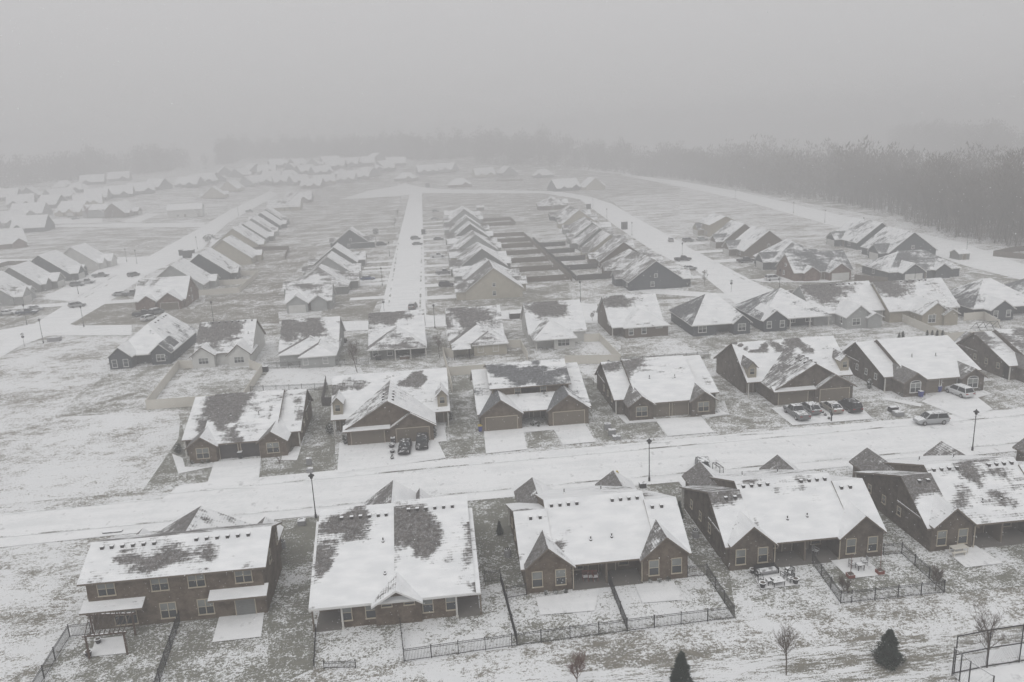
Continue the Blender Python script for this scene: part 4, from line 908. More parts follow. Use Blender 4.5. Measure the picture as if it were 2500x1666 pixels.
def midhouses():
    g = 'houses on the east side of the middle street'
    N = [('large tan house whose bare gable faces the cross street',17.7,228.5,'g','beige',15,{'s':.8,'w':.25,'e':.95}), ('second house up the middle street with a low snowy hip roof',17.8,249,'h','lgrey',14,None),
         ('grey gabled house third up the middle street on its right',17.6,270,'g','grey',14,None), ('pale hip roofed house between two grey gables right of the middle street',18,290.5,'h','beige',14,None),
         ('grey gabled house midway along the right side of the middle street',18.2,311,'g','lgrey',14,None), ('low snowy house right of the middle street beyond the halfway gable',18.5,331.5,'h','grey',14,None),
         ('steep dark gabled house right of the middle street beside wood fences',18.5,352,'g','grey',14,None), ('white streaked roofed house before the last pale gable of the middle street',19,385,'g','lgrey',15,None),
         ('pale grey gabled house near the upper end of the middle street',20,430,'g','lgrey',15,None), ('hip roofed house last on the right of the middle street',21,462,'h','grey',14,None)]
    for i, (lb, x, y, k, wl, w, bs) in enumerate(N):
        mid(lb, x, y, 'W', w, 17.0 if k == 'g' else 16, k, wl, group=g, seed=i+70, wing=(-1 if i % 2 else 1), base=bs or {'s':.75,'w':.6,'e':.85,'n':.6,'ps':.5}, gar='garage_w')
    g = 'houses backing onto the dark fenced yards'
    P = [('big dark two storey gabled house at the corner of the right street',64.2,227,'g','dark',15,8.4),('dark roofed house just behind the big dark corner gable',64.5,249,'h','brown',14,None),
         ('brown gabled house behind the dark fenced yards, streaked roof',65,268,'g','brown',15,None),('tan gabled house third from the dark corner gable',65.5,289,'g','beige',14,None),
         ('snowy roofed house midway between dark yards and right street',66.5,311,'g','grey',14,None),('broad snowy gable above the uppermost dark yard',68,333,'g','lgrey',15,None),
         ('white roofed house standing alone by the right street light poles',72,360,'h','lgrey',15,None),('streaked roofed house near the bend of the right street',74,392,'g','beige',15,None),
         ('dark streaked hip roofed house with long front wing by the upper right street',76,424,'h','dark',18,None),('isolated brown hip roofed house in the snowy field by the upper street bend',79,500,'h','brown',21,None)]
    for i, (lb, x, y, k, wl, w, zr) in enumerate(P):
        mid(lb, x, y, 'E', w, 16.5, k, wl, group=g, seed=i+90, wing=(1 if i % 2 else -1), zr=zr, base={'s':.65,'w':.5,'e':.85,'n':.6,'ps':.5})
    g = 'houses on the west side of the middle street'
    K = [('small beige house with white garage door below the middle street houses',-34,227,'S',13,11,'g','lgrey',-2),('broad low house with patchy hip roof left of the middle street',-34,252,'E',18,18,'h','grey',1),
         ('blue grey gabled house left of the middle street behind the broad hip roof',-33.5,275,'E',15,16,'g','lgrey',-1),('pale gabled house left of the middle street with a parked row of bins',-34,300,'E',14,16,'g','grey',1),
         ('dark gabled house farthest up the left side of the middle street',-33.5,360,'E',13,16,'g','dark',-1)]
    for i, (lb, x, y, f, w, d, k, wl, wg) in enumerate(K): mid(lb, x, y, f, w, d, k, wl, group=g, seed=i+110, wing=wg)
    g = 'houses on the east side of the left street'
    Lh = [('brown brick house with stepped gables at the left street corner',-79,246,'S',15,15,'g','brick3',2),('house with tall chimneyless ridge directly behind the corner brick house',-82,270,'W',13,16,'g','lgrey',1),
          ('dark walled house with patchy snow behind the white yard fences',-79,293,'W',14,17,'g','dark',-1),('tan gabled house beside the tan wooden fenced yard',-80,331,'W',14,18,'g','beige',1),
          ('tan gabled house fifth along the left street',-86,376,'W',15,18,'g','beige',-1),('dark patched roof house behind the fifth left street house',-87,402,'W',14,17,'g','grey',1),
          ('steep roofed house where the left street narrows in the haze',-89,432,'W',14,17,'g','lgrey',-1),('dark gabled house with two steep snowy ridges along the left street',-91,465,'W',13,17,'g','dark',1),
          ('narrow gabled house just beyond the two steep ridges',-93,492,'W',14,17,'g','dark',-1),('long low snowy roofed house far up the left street',-102,604,'S',24,14,'g','beige',0),('brown gabled house far up the left street by its bend',-103,682,'S',22,16,'g','brown',1)]
    for i, (lb, x, y, f, w, d, k, wl, wg) in enumerate(Lh): mid(lb, x, y, f, w+(2.5 if f == 'W' else 0), d*(1.17 if f == 'W' else 1), k, wl, group=g, seed=i+130, wing=wg*2 if abs(wg) < 2 else wg, gar='garage_t', base={'s':.84,'w':.7,'e':.85,'ps':.5})
    g = 'houses on the west side of the left street'
    Eh = [('white two storey house with columned porch cut by the left frame edge',-138,243,'E',13,13,'2','white',1),('snowy gabled house with porch posts second from the left frame edge',-139,268,'E',13,16,'g','lgrey',-1),
          ('house with V shaped snow patch on its roof left of the left street',-141,291,'E',13,16,'g','grey',1),('dark gabled house with broad snow slope left of the left street',-142,315,'E',14,18,'g','dark',-1),
          ('pale two storey house nearest the side road on the left street',-141,340,'E',13,17,'g','white',1),('snowy hip roofed house on the left frame edge behind the street houses',-160,262,'E',14,15,'h','grey',0)]
    for i, (lb, x, y, f, w, d, k, wl, wg) in enumerate(Eh): mid(lb, x, y, f, w+1.5, d*1.12, k, wl, group=g, seed=i+150, wing=wg*2 if k != '2' else wg, base={'s':.95,'w':.9,'e':.95,'ps':.2})
    g = 'houses between the right street and the wooded edge'
    Sh = [('brown brick house with centre gable and white suv at the right street corner',113.4,224,'S',18,13,'g','brick3',2),('dark shingled house directly behind the brown brick corner house',116,246,'W',15,18,'h','dark',1),
          ('dark gabled house with large snow patch beside the right street',117,271,'W',15,18,'g','brown',-1),('house with pale garage front further up the right street',119,297,'W',14,17,'g','brown',1),
          ('two storey house farthest up the right street row',124,330,'W',15,14,'2','tan',-1),
          ('dark blue house with white garage door and front porch railings',139.5,217,'S',22,15,'h','dark',-2),('dark house with wide snowy roof behind the white garaged dark house',156,250,'W',17,17,'g','dark',1),
          ('snow roofed house farthest back in the right hand cluster',160,277,'W',20,18,'g','dark',-1)]
    for i, (lb, x, y, f, w, d, k, wl, wg) in enumerate(Sh): mid(lb, x, y, f, w, d, k, wl, 'roof2', group=g, seed=i+170, wing=wg, base={'s':.5,'w':.72,'e':.42,'ps':.4,'n':.5})
    # far houses, one per roof seen in the haze: (view, x, y, w, d, kind, angle, wall)
    far = [('w6',60,520,16,14,'g',20,'grey'),('w6',310,500,17,14,'g',15,'grey'),('w6',640,520,24,15,'g',60,'lgrey'),('w6',560,610,15,14,'g',75,'grey'),('w6',300,720,24,14,'g',10,'lgrey'),('w6',820,700,19,15,'g',-20,'beige'),
           ('w6',860,430,17,14,'h',0,'grey'),('w6',1080,530,16,15,'g',10,'grey'),('w6',1340,490,21,14,'g',25,'grey'),('w6',1580,450,19,14,'g',25,'grey'),('w6',1780,400,17,16,'g',60,'grey'),('w6',2160,370,20,14,'g',5,'grey'),
           ('w6',320,890,18,13,'g',0,'dark'),('w6',50,830,15,14,'g',30,'lgrey'),('w6',1350,710,21,14,'g',-5,'brown'),('w6',2110,715,21,13,'2',5,'white'),('w6',15,1080,14,12,'g',20,'brick3'),('w6',1040,340,20,14,'g',10,'grey'),('w6',1350,300,19,14,'g',20,'grey'),
           ('w6',1080,720,14,12,'2',10,'lgrey'),
           ('w7',200,400,19,14,'g',25,'grey'),('w7',40,430,20,13,'g',0,'grey'),('w7',180,590,27,15,'g',3,'beige'),('w7',390,510,22,14,'g',-10,'beige'),('w7',560,450,18,14,'g',0,'lgrey'),('w7',490,350,20,16,'g',70,'grey'),('w7',720,430,20,14,'g',20,'grey'),
           ('w7',860,395,18,14,'g',-5,'lgrey'),('w7',1050,370,22,14,'h',0,'grey'),('w7',1240,320,19,14,'g',15,'grey'),('w7',930,240,24,14,'g',0,'grey'),('w7',1150,235,22,14,'g',60,'grey'),('w7',1340,235,24,14,'g',0,'lgrey'),('w7',1600,255,22,16,'g',80,'grey'),
           ('w7',1460,440,27,15,'g',15,'beige'),('w7',1660,350,18,14,'h',0,'grey'),('w7',1730,410,18,12,'g',0,'lgrey'),('w7',1850,385,22,15,'g',25,'grey'),('w7',1970,350,22,15,'g',40,'grey'),('w7',1940,215,20,18,'g',85,'grey'),('w7',2170,285,22,15,'g',10,'grey'),('w7',2290,225,24,14,'g',0,'grey'),
           ('w7',1330,480,20,15,'g',5,'brown'),('w7',1160,440,18,14,'g',20,'grey'),
           ('m3',310,150,26,16,'h',0,'brown'),('m3',750,195,28,16,'h',0,'brick3'),('m3',950,120,28,16,'g',30,'beige'),('m3',1140,105,20,14,'g',10,'grey'),('m3',1440,120,28,16,'h',0,'dark'),('m3',1620,225,22,16,'g',20,'dark'),('m3',1850,215,30,14,'g',0,'beige'),
           ('w7',300,330,18,14,'g',15,'grey'),('w7',640,300,20,14,'g',30,'grey'),('w7',800,320,18,13,'g',0,'grey'),('w7',980,440,20,14,'g',20,'grey'),('w7',1100,300,20,14,'g',-10,'grey'),('w7',1420,330,20,14,'g',10,'grey'),('w7',1530,200,22,15,'g',20,'grey'),('w7',1760,230,24,15,'g',0,'grey'),('w7',2060,160,24,16,'g',30,'grey'),
           ('w6',200,600,17,14,'g',0,'grey'),('w6',980,600,18,13,'g',0,'beige'),('w6',700,400,18,13,'h',0,'grey'),('w6',2320,330,20,14,'g',20,'grey'),('m3',480,95,26,16,'g',30,'grey'),('m3',640,80,24,16,'g',-15,'lgrey'),('m3',120,60,20,15,'g',60,'grey')]
    where = ['left of the wide side road','at the left frame edge in the far cluster','in the pale far cluster on the left','along the hazy upper left road','beyond the empty lot','among the far roofs left of the middle street','at the top of the middle street']
    look = {'g':'gabled','h':'hip roofed','2':'two storey'}
    anchors = {0:'first from the left edge in the far left cluster',1:'second from the left edge in the far left cluster',2:'with the big skewed snowy slope in the far left cluster',3:'whose dark gable end stands under the big skewed slope',4:'with a centre gable below the far left cluster',
      5:'with pale front gables left of the reddish shrubs',6:'peeking behind the far left cluster near the tree line',7:'with a steep triangular snow slope in the far left cluster',8:'with a long clean snow rectangle, left one of the slanted row',9:'with a long clean snow rectangle, middle one of the slanted row',
      10:'with the tallest slope at the right of the slanted row',11:'with a long flat looking roof right of the slanted row',12:'standing low and alone above the snowy lot at the left',13:'touching the left frame edge beside the low dark house',14:'with pale garage doors above the side road',
      15:'standing alone right of the empty snowy slope',16:'of which only a corner shows at the left frame edge',17:'on the tree line above the slanted row',18:'second on the tree line above the slanted row',19:'narrow and pale between the gabled houses by the side road',
      20:'at the left end of the faint upper row',21:'hidden low at the left end of the faint upper row',22:'with the longest low roof above the alone standing white house',23:'right behind the longest low roof',24:'small and snowy above the longest low roof',25:'with a tall faint peak in the upper row',26:'with a pointed snow slope in the faint middle row',
      27:'right next to the pointed slope in the faint middle row',28:'with a dark wall in the centre of the faint middle row',29:'small one right of the dark walled house in the haze',30:'farthest left in the topmost haze row',31:'second in the topmost haze row',32:'third in the topmost haze row',33:'with a vertical looking slope in the topmost haze row',
      34:'with a triangular gable above the left street bend',35:'between the triangular gable and the diagonal roofs',36:'lowest of the roofs right of the triangular gable',37:'with the first diagonal slope above the pond shaped clearing',38:'with the second diagonal slope above the pond shaped clearing',39:'with an upside down triangle of snow near the middle street top',
      40:'with a sharp right pointing slope left of the middle street top',41:'behind the middle street top with a long pale roof',42:'at the left street bend below the triangular gable',43:'snowy one above the left street bend',
      44:'closing the left end of the junction atop the middle street',45:'closing the right end of the junction atop the middle street',46:'with a bright slanted slope behind the closing red brown one',47:'small behind the bright slanted slope',48:'with a lit yellowish gable under the woods',
      49:'with dark steep roof beside the upper bend',50:'long and tan right of the dark steep roof by the upper bend',51:'with a small roof between the first two of the faint upper row',52:'just right of the tall faint peak in the upper row',53:'small one left of the dark walled house in the haze',54:'right below the dark walled house in the haze',55:'small one right above the dark walled house in the haze',56:'left of the triangular gable, half hidden',57:'between the topmost haze row and the vertical slope',58:'left of the upside down triangle of snow',59:'faint at the right end of the topmost haze row',60:'squeezed between the two leftmost far cluster roofs',61:'with a beige wall right of the pale front gables',62:'low under the tree line in the far left cluster',63:'faint at the right of the slanted snow rectangles',64:'with pale front directly beyond the street junction',65:'faint twin peaked beyond the street junction',66:'faint and pointed just left of the street junction'}
    for i, (v, px, py, w, d, k, a, wl) in enumerate(far):
        x, y = g_(v, px, py)
        d = min(d, 15)*1.2; w = min(w, 20)*1.15; rr = random.Random(i*31+5); a = a+rr.choice([0,0,90,90,-15,20])+rr.uniform(-6,6)
        mid(f'{look[k]} house {anchors[i]}', x, y+d/2, a, w, d, k, wl, group='far houses fading into the haze', seed=i+200, wing=rr.choice([-2,-1,1,2,2]) if k != '2' else 1, zr=(9.8 if k == 'g' else 8.6 if k == 'h' else None), detail=(i in (5, 14, 15)), cell=2.5, base={'s':1.1,'w':1.0,'e':1.0,'n':.9,'ps':.1})
g_ = g
midhouses()
# ================================================================ fences
def fence(label, pts, kind, group, h=None, posts=True):
    h = h or {'metal':1.25,'vinyl':1.8,'wood':1.8,'wood_d':1.8,'chain':1.2}[kind]
    nm = {'metal':'metal_fence','vinyl':'vinyl_fence','wood':'wooden_fence','wood_d':'wooden_fence','chain':'chain_link_fence'}[kind]
    mt = {'metal':'black','vinyl':'vinyl','wood':'wood','wood_d':'wood_d','chain':'metal'}[kind]
    X = pts[0]; root = empty(nm, X[0], X[1]); tag(root, label, 'fence', group)
    P = MB(); pm = MB(); pw = .07 if kind == 'metal' else .13
    pm.box(-pw/2, pw/2, -pw/2, pw/2, 0, h+.08); pm.box(-pw/2-.02, pw/2+.02, -pw/2-.02, pw/2+.02, h+.08, h+.12)
    pme = pm.mesh('post', [M[mt]])
    done = set()
    for a, b in zip(pts, pts[1:]):
        a = Vector((a[0]-X[0], a[1]-X[1], 0)); b = Vector((b[0]-X[0], b[1]-X[1], 0)); Ld = (b-a).length
        if Ld < .2: continue
        d = (b-a)/Ld; n = max(1, round(Ld/2.4)); up = Vector((0,0,1))
        for i in range(n+1):
            p = a+(b-a)*i/n; key = (round(p.x,1), round(p.y,1))
            if posts and key not in done: done.add(key); inst('post', pme, root, p)
        if kind in ('metal', 'chain'):
            for z in ((.12, h-.16, h) if kind == 'metal' else (.05, h)): P.bar(a+up*z, b+up*z, .035)
            s = .13 if kind == 'metal' else .22; c = int(Ld/s)
            for i in range(1, c):
                p = a+d*s*i
                if kind == 'metal': P.bar(p+up*.05, p+up*h, .03, n=3)
                else: P.bar(p+up*.05, p+d*.5+up*h, .01, n=3); P.bar(p+up*h, p+d*.5+up*.05, .01, n=3)
        else:
            nn = Vector((-d.y, d.x, 0)); t = .03
            for s0, s1 in ((t, 1), (-t, -1)):
                q = [a+nn*s0+up*.04, b+nn*s0+up*.04, b+nn*s0+up*(h-.04), a+nn*s0+up*(h-.04)]
                if s1 < 0: P.face(q)
                else: P.face(q[::-1])
            P.bar(a+up*(h-.02), b+up*(h-.02), .1); P.bar(a+up*.1, b+up*.1, .1)
            if kind != 'vinyl':
                c = int(Ld/.3)
                for i in range(c): 
                    p = a+d*(.3*i+.15); P.bar(p-nn*.04+up*.05, p-nn*.04+up*(h-.1-.05*(i%3)), .10)
            else:
                for i in range(n): 
                    p = a+(b-a)*i/n; 
                    for j in range(8): P.bar(p+d*(2.4*(j+.5)/8)*min(1,(Ld/n)/2.4)-nn*.035+up*.1, p+d*(2.4*(j+.5)/8)*min(1,(Ld/n)/2.4)-nn*.035+up*(h-.1), .012, n=3)
    P.build('fence_panel', M[mt], root)
    return root
BF = 'black metal fences behind the front row'
fence('black metal fence enclosing the pergola yard at the far left', G('Z1',420,848, 322,858, 255,965, 150,1140), 'metal', BF)
fence('black metal fence running from the two storey house to the bottom edge', G('Z1',832,778, 735,1066, 715,1130), 'metal', BF)
fence('long black metal fence closing the yards along the grass strip', G('Z1',1858,972)+G('Z2',0,902, 530,832, 1020,772, 895,576, 806,584), 'metal', BF)
fence('black metal fence between the big sloped house and the long grass strip fence', G('Z1',1843,830, 1858,970), 'metal', BF)
fence('black metal divider fence with a side piece left of the centre house', G('Z1',2228,607, 2300,602)+G('Z2',23,894), 'metal', BF)
fence('short black metal fence touching the left corner of the centre house', G('Z2',-22,682, 66,666), 'metal', BF)
fence('black metal divider fence in the middle of the centre house yard', G('Z2',445,612, 529,830), 'metal', BF)
fence('black metal fence around the yard with the two brick planters', G('Z2',1380,522, 1510,704, 1560,700, 1985,655, 1790,476, 1705,482), 'metal', BF)
fence('low black fence piece at the lower edge beside the big sloped house', G('Z1',1490,1005, 1635,1000), 'metal', BF, h=.7)
fence('low edging fence left of the big sloped house yard', G('Z1',1452,832, 1444,995), 'metal', BF, h=.6)
BR = 'fences behind the houses across the street'
fence('black fence along the rear of the leftmost duplex yard', G('r1',1540,820, 2240,790), 'metal', BR)
fence('wooden screen fence left of the big gabled duplex', G('r2',175,745, 140,940, 235,940), 'wood_d', BR, h=1.6)
fence('black fence piece between the raised roof duplex and its right neighbour', G('r3',425,750, 555,748), 'metal', BR)
fence('black fence along the rear lots behind the middle lamp duplex', G('r3',800,560, 1200,530, 1600,500), 'metal', BR)
fence('black fence behind the four parked vehicles duplex', G('r4',800,556, 1095,532), 'metal', BR)
fence('thin black fence behind the beige hipped house', G('r1',1665,600, 1780,595)+G('r2',240,572, 560,560), 'metal', BR)
CV = 'cream vinyl yard fences'
fence('cream vinyl fence around the white house back yard', G('r1',1030,597, 885,600, 595,976, 1480,905, 1645,640, 1530,592), 'vinyl', CV)
fence('cream vinyl fence beside the gazebo, running towards us', G('r2',1345,505, 1240,480, 1325,822), 'vinyl', CV)
fence('cream vinyl fence along the back of the tan house lot', G('r2',1290,668, 1640,640), 'vinyl', CV)
fence('cream vinyl fence joining the tan house to the white porch house', G('r2',1810,412, 1945,408, 2010,525), 'vinyl', CV)
fence('pale vinyl fence round the white porch house garden', G('r3',475,358, 610,350, 803,552, 300,560), 'vinyl', CV)
fence('long cream vinyl fence angled between the white and tan stepped houses', G('r4',1130,325, 1530,500, 2290,470), 'vinyl', CV)
fence('pale vinyl fence right of the tan stepped house', G('r4',1690,315, 1870,300, 2010,380), 'vinyl', CV)
# wooden yards
WF = 'wooden yard fences'
ys = [241.5, 262, 282.5, 303, 323.5]
for i, y in enumerate(ys):
    nth = ['nearest','second','third','fourth','fifth'][i]
    fence(f'{nth} dark cross fence of the right hand dark yards', [(45.2,y),(56.2,y)], 'wood_d', 'dark cross fences', posts=False)
    fence(f'{nth} brown cross fence of the yards behind the middle street houses', [(26.8,y+2.5),(43.2,y+2.5)], 'wood', 'brown cross fences', posts=False)
fence('long brown fence dividing the two rows of fenced yards, left line', [(43.6,241),(44.2,350)], 'wood', WF, posts=False)
fence('long dark fence dividing the two rows of fenced yards, right line', [(45.0,241),(45.6,345)], 'wood_d', WF, posts=False)
fence('wooden fence around the upper yard behind the steep dark gable', [(27,345),(44,345),(44,366),(27,366)], 'wood', WF, posts=False)
fence('tan wooden fence around the square yard beyond the dark street gables', G('m2',0,0)[:0]+[(28,415),(46,415),(46,440),(28,440)], 'wood', WF, posts=False)
fence('tan wooden fence around a long yard in the left middle distance', G('F1',1710,862, 1720,795, 1978,785, 1950,850), 'wood', WF, posts=False)
fence('pale fence enclosing the yards behind the left street corner house', G('F1',1350,1100, 1640,1080, 1770,960, 1530,965), 'vinyl', WF, posts=False)
fence('pale fence strip between yards behind the left street corner house', G('F1',1420,1030, 1700,1020), 'vinyl', WF, posts=False)
fence('brown wooden fence beside the brown brick corner house on the right', G('m2',1205,570, 1430,590), 'wood', WF, posts=False)
fence('brown wooden fence at the right frame edge below the woods', G('F3',2140,830, 2353,850, 2500,890), 'wood', WF, posts=False)
fence('brown wooden fence near the tree line behind that edge fence', G('F3',2140,830, 2290,800, 2420,790), 'wood', WF, posts=False)
fence('brown wooden fence left edge along the side road', G('F1',-60,925, 60,890, 290,888), 'wood', WF, posts=False)
fence('dark wooden fence left of the middle street behind the white roofed house', G('F2',-110,1040, 100,1035), 'wood_d', WF, posts=False)
fence('low wooden fence near the bright slanted roof at the top of the middle street', G('m3',1040,145, 1270,145), 'wood', WF, posts=False)
# ball court fence, lower right
def court():
    X = g('Z2',2030,1030); root = empty('court_fence', *X); tag(root, 'tall chain link court fence with pipe rails in the lower right corner', 'fence')
    pts = [Vector((*g('Z2',a,b),0))-Vector((*X,0)) for a, b in ((2030,1030),(2182,998),(2330,975),(2420,960))]
    post = MB(); post.lathe([(.05,0),(.05,3.6),(0,3.65)], 8); pme = post.mesh('post', [M['black']])
    for p in pts: inst('post', pme, root, p)
    P = MB(); W_ = MB()
    for a, b in zip(pts, pts[1:]):
        for z in (.15, 1.85, 3.55): Q = MB(); Q.bar(a+Vector((0,0,z)), b+Vector((0,0,z)), .07); Q.build('rail', M['black'], root)
        d = b-a; n = int(d.length/.22)
        for i in range(n):
            p = a+d*i/n; q = a+d*min(1, (i+9)/n)
            W_.bar(p+Vector((0,0,.15)), q+Vector((0,0,3.5)), .012, n=3); W_.bar(p+Vector((0,0,3.5)), q+Vector((0,0,.15)), .012, n=3)
    W_.build('wire_mesh', M['metal'], root)
    X2 = g('Z2',2095,1100); r2 = empty('court_fence', *X2); tag(r2, 'low sloping chain link fence wing at the bottom right corner', 'fence')
    P = MB(); a = [Vector((*g('Z2',q[0],q[1]),0))-Vector((*X2,0)) for q in ((2022,1035),(2055,1065),(2095,1100),(2200,1170))]
    pm = MB(); pm.bar((0,0,0), (0,0,2.6), .09); pm = pm.mesh('post', [M['black']])
    for p in a: inst('post', pm, r2, p)
    for p, q in zip(a, a[1:]):
        for z0 in (.15, 2.55): P.bar(p+Vector((0,0,z0)), q+Vector((0,0,z0)), .06)
        d = q-p; n = int(d.length/.25)
        for i in range(n): P.bar(p+d*i/n+Vector((0,0,.1)), p+d*min(1,(i+5)/n)+Vector((0,0,2.5)), .012, n=3)
    P.build('wire_mesh', M['metal'], r2)
court()
# ================================================================ trees and shrubs
def bare_tree_mesh(seed, H, spread=.36, levels=4, kids=(7,5,4,4), thin=.02, up=.75):
    rnd = random.Random(seed); T = MB(); C = MB()
    def grow(p, d, L_, r, lv, mb):
        q = p; n = 3 if lv < 2 else 2; dirn = d.copy(); pts = [(p.copy(), r)]
        for i in range(n):
            dirn = (dirn+Vector((rnd.uniform(-.16,.16), rnd.uniform(-.16,.16), rnd.uniform(-.03,.12)))).normalized()
            q2 = q+dirn*L_/n; r2 = r*(1-.28*(i+1)/n*1.6) if lv else r*(1-.22*(i+1)/n)
            mb.bar(q, q2, max(thin, 2*pts[-1][1]), n=(6 if lv == 0 else 3), w2=max(thin*.7, 2*r2)); q = q2; pts.append((q.copy(), r2))
        if lv >= levels: return
        for k in range(kids[min(lv, len(kids)-1)]):
            t = rnd.uniform(.35 if lv == 0 else .25, 1.0); i = min(n-1, int(t*n)); a, ra = pts[i]; b, rb = pts[i+1]; f = t*n-i
            s = a.lerp(b, f); ang = rnd.uniform(0, 6.283); sd = Vector((math.cos(ang), math.sin(ang), 0))
            nd = (dirn*rnd.uniform(.6,1.0)*up + sd*rnd.uniform(.35,.7) + Vector((0,0,.3))).normalized()
            grow(s, nd, L_*rnd.uniform(.38,.58)*(1.0 if lv == 0 else 1), ra*.45, lv+1, C)
    grow(Vector((0,0,0)), Vector((0,0,1)), H*.62, H*.013, 0, T)
    return T, C
def tree(label, x, y, H, seed, group=None, mat='twig', levels=4, kids=(9,6,4,3), name='bare_tree', thin=.022, cat='tree'):
    T, C = bare_tree_mesh(seed, H, levels=levels, kids=kids, thin=thin)
    r = empty(name, x, y); tag(r, label, cat, group); T.build('trunk', M['bark'], r); C.build('crown', M[mat], r); return r
def conifer(label, x, y, H, W_, seed, group=None, name='evergreen_tree', dense=1.0, cat='tree'):
    rnd = random.Random(seed); r = empty(name, x, y); tag(r, label, cat, group)
    t = MB(); t.lathe([(.09*H/4,0),(.05*H/4,H*.6),(0,H*.95)], 6); t.build('trunk', M['bark'], r)
    c = MB(); n = int(2000*dense)
    c.lathe([(W_*.2,H*.05),(W_*.27,H*.2),(W_*.13,H*.6),(0,H*.85)], 7)
    for i in range(n):
        z = H*(.06+.94*rnd.random()**1.25); prof = (1-z/H)**.75*min(1, z/(H*.18)+.45); a = rnd.uniform(0, 6.283); rad = W_*.5*prof*(.6+.42*rnd.random())*(1+.22*math.sin(a*3+z*4.1)+.14*math.sin(a*5-z*7))
        b = Vector((math.cos(a)*rad, math.sin(a)*rad, z)); out = Vector((math.cos(a), math.sin(a), -.15+rnd.uniform(-.3,.5))).normalized()
        s = Vector((-math.sin(a), math.cos(a), 0)); L_ = rnd.uniform(.16,.34)*H/4; w_ = L_*.33
        c.face([b-s*w_, b+out*L_*.4-Vector((0,0,w_*.3)), b+s*w_, b-out*L_*.2+Vector((0,0,w_*.7))])
        c.face([b-s*w_*.7+out*L_*.1, b+s*w_*.7+out*L_*.1, b+out*L_+Vector((0,0,rnd.uniform(-.05,.1)))])
    c.build('crown', M['needle'], r); return r
def shrub(label, x, y, H, W_, seed, group=None, mat='shrub', name='shrub', n=260, root=None):
    rnd = random.Random(seed); c = MB()
    for i in range(n):
        d = Vector((rnd.gauss(0,1), rnd.gauss(0,1), rnd.gauss(0,1))).normalized()*(rnd.random()**.35)
        p = Vector((d.x*W_/2, d.y*W_/2, H*.5+d.z*H*.5)); s = rnd.uniform(.05,.11)*max(.6, H)
        u = Vector((rnd.gauss(0,1), rnd.gauss(0,1), rnd.gauss(0,1))).normalized(); v = u.orthogonal().normalized()
        c.face([p-u*s, p-v*s*.6, p+u*s, p+v*s*.6])
    st = MB(); st.bar((0,0,0),(0,0,H*.5), .05)
    r = empty(name, x, y); tag(r, label, 'shrub', group); c.build('foliage', M[mat], r); st.build('stem', M['bark'], r); return r
# foreground
tree('small bare tree standing alone in the streaked snow, centre right foreground', *g('b1',1165,405), 4.6, 11, 'foreground trees', kids=(14,6,4,3), thin=.013)
tree('bare tree in front of the chain link court fence', *g('b1',2167,368), 5.7, 12, 'foreground trees', kids=(14,6,4,3), thin=.013)
tree('low reddish bare tree cut by the bottom edge', *g('b1',125,480), 3.8, 13, 'foreground trees', mat='twig_r', kids=(15,7,5,3), thin=.013)
conifer('full dark evergreen tree left of the court fence', *g('b1',1672,345), 3.15, 2.4, 21, 'foreground evergreens')
conifer('narrow dark evergreen cut by the bottom edge', *g('b1',640,470), 3.3, 1.9, 22, 'foreground evergreens')
# gardens
tree('bare leafy tree in the back yard beside the grey porch house', *g('r2',455,632), 6.6, 31, 'garden trees', kids=(12,7,5,3))
tree('bare tree right of the posted porch house, by the cream fence', *g('r2',1210,500), 5.2, 32, 'garden trees', kids=(11,6,4,3))
tree('bare shrubby tree at the left corner of the brick planter yard', *g('v4',1530,1440), 2.4, 33, 'garden trees', kids=(14,7,5,3))
tree('bare shrubby tree at the right corner of the brick planter yard', *g('v5',915,1540), 2.4, 34, 'garden trees', kids=(14,7,5,3))
tree('young thin street tree at the right street corner', *g('m2',192,600), 4.5, 35, 'garden trees')
tree('thin street tree left of the middle street, upper one', *g('m3',240,450), 6.5, 36, 'garden trees'); tree('thin street tree left of the middle street, lower one', *g('m3',210,535), 6, 37, 'garden trees')
tree('tiny bare sapling on the lawn of the leftmost duplex', *g('r1',1808,1515), 2.2, 38, 'garden trees', kids=(7,4,3,2))
tree('reddish bare tree in the far left cluster', *g('w6',560,850), 9, 39, 'garden trees', mat='twig_r', kids=(14,7,5,3)); tree('reddish bare tree beside the other one in the far left cluster', *g('w6',1010,730), 10, 40, 'garden trees', mat='twig_r', kids=(14,7,5,3))
tree('leafless shrub tree by the white porch house wall', *g('r3',545,170), 3, 41, 'garden trees')
conifer('small evergreen on a snowy bed left of the centre house', *g('v3',75,655), 1.7, .9, 42, 'garden evergreens', dense=.5, cat='shrub'); conifer('small pointed evergreen right of the centre house', *g('v3',1710,515), 2.3, 1.0, 43, 'garden evergreens', dense=.5, cat='shrub')
for i, (a, b, lb) in enumerate([(1095,540,'first'),(1130,525,'second'),(1350,518,'third'),(1395,518,'fourth'),(1440,517,'fifth'),(1490,515,'last')]):
    conifer(f'{lb} from the left of the pointed evergreens behind the white windowed duplex', *g('r4',a,b), 2.7, 1.3, 50+i, 'pointed evergreens behind the white windowed duplex', dense=.4)
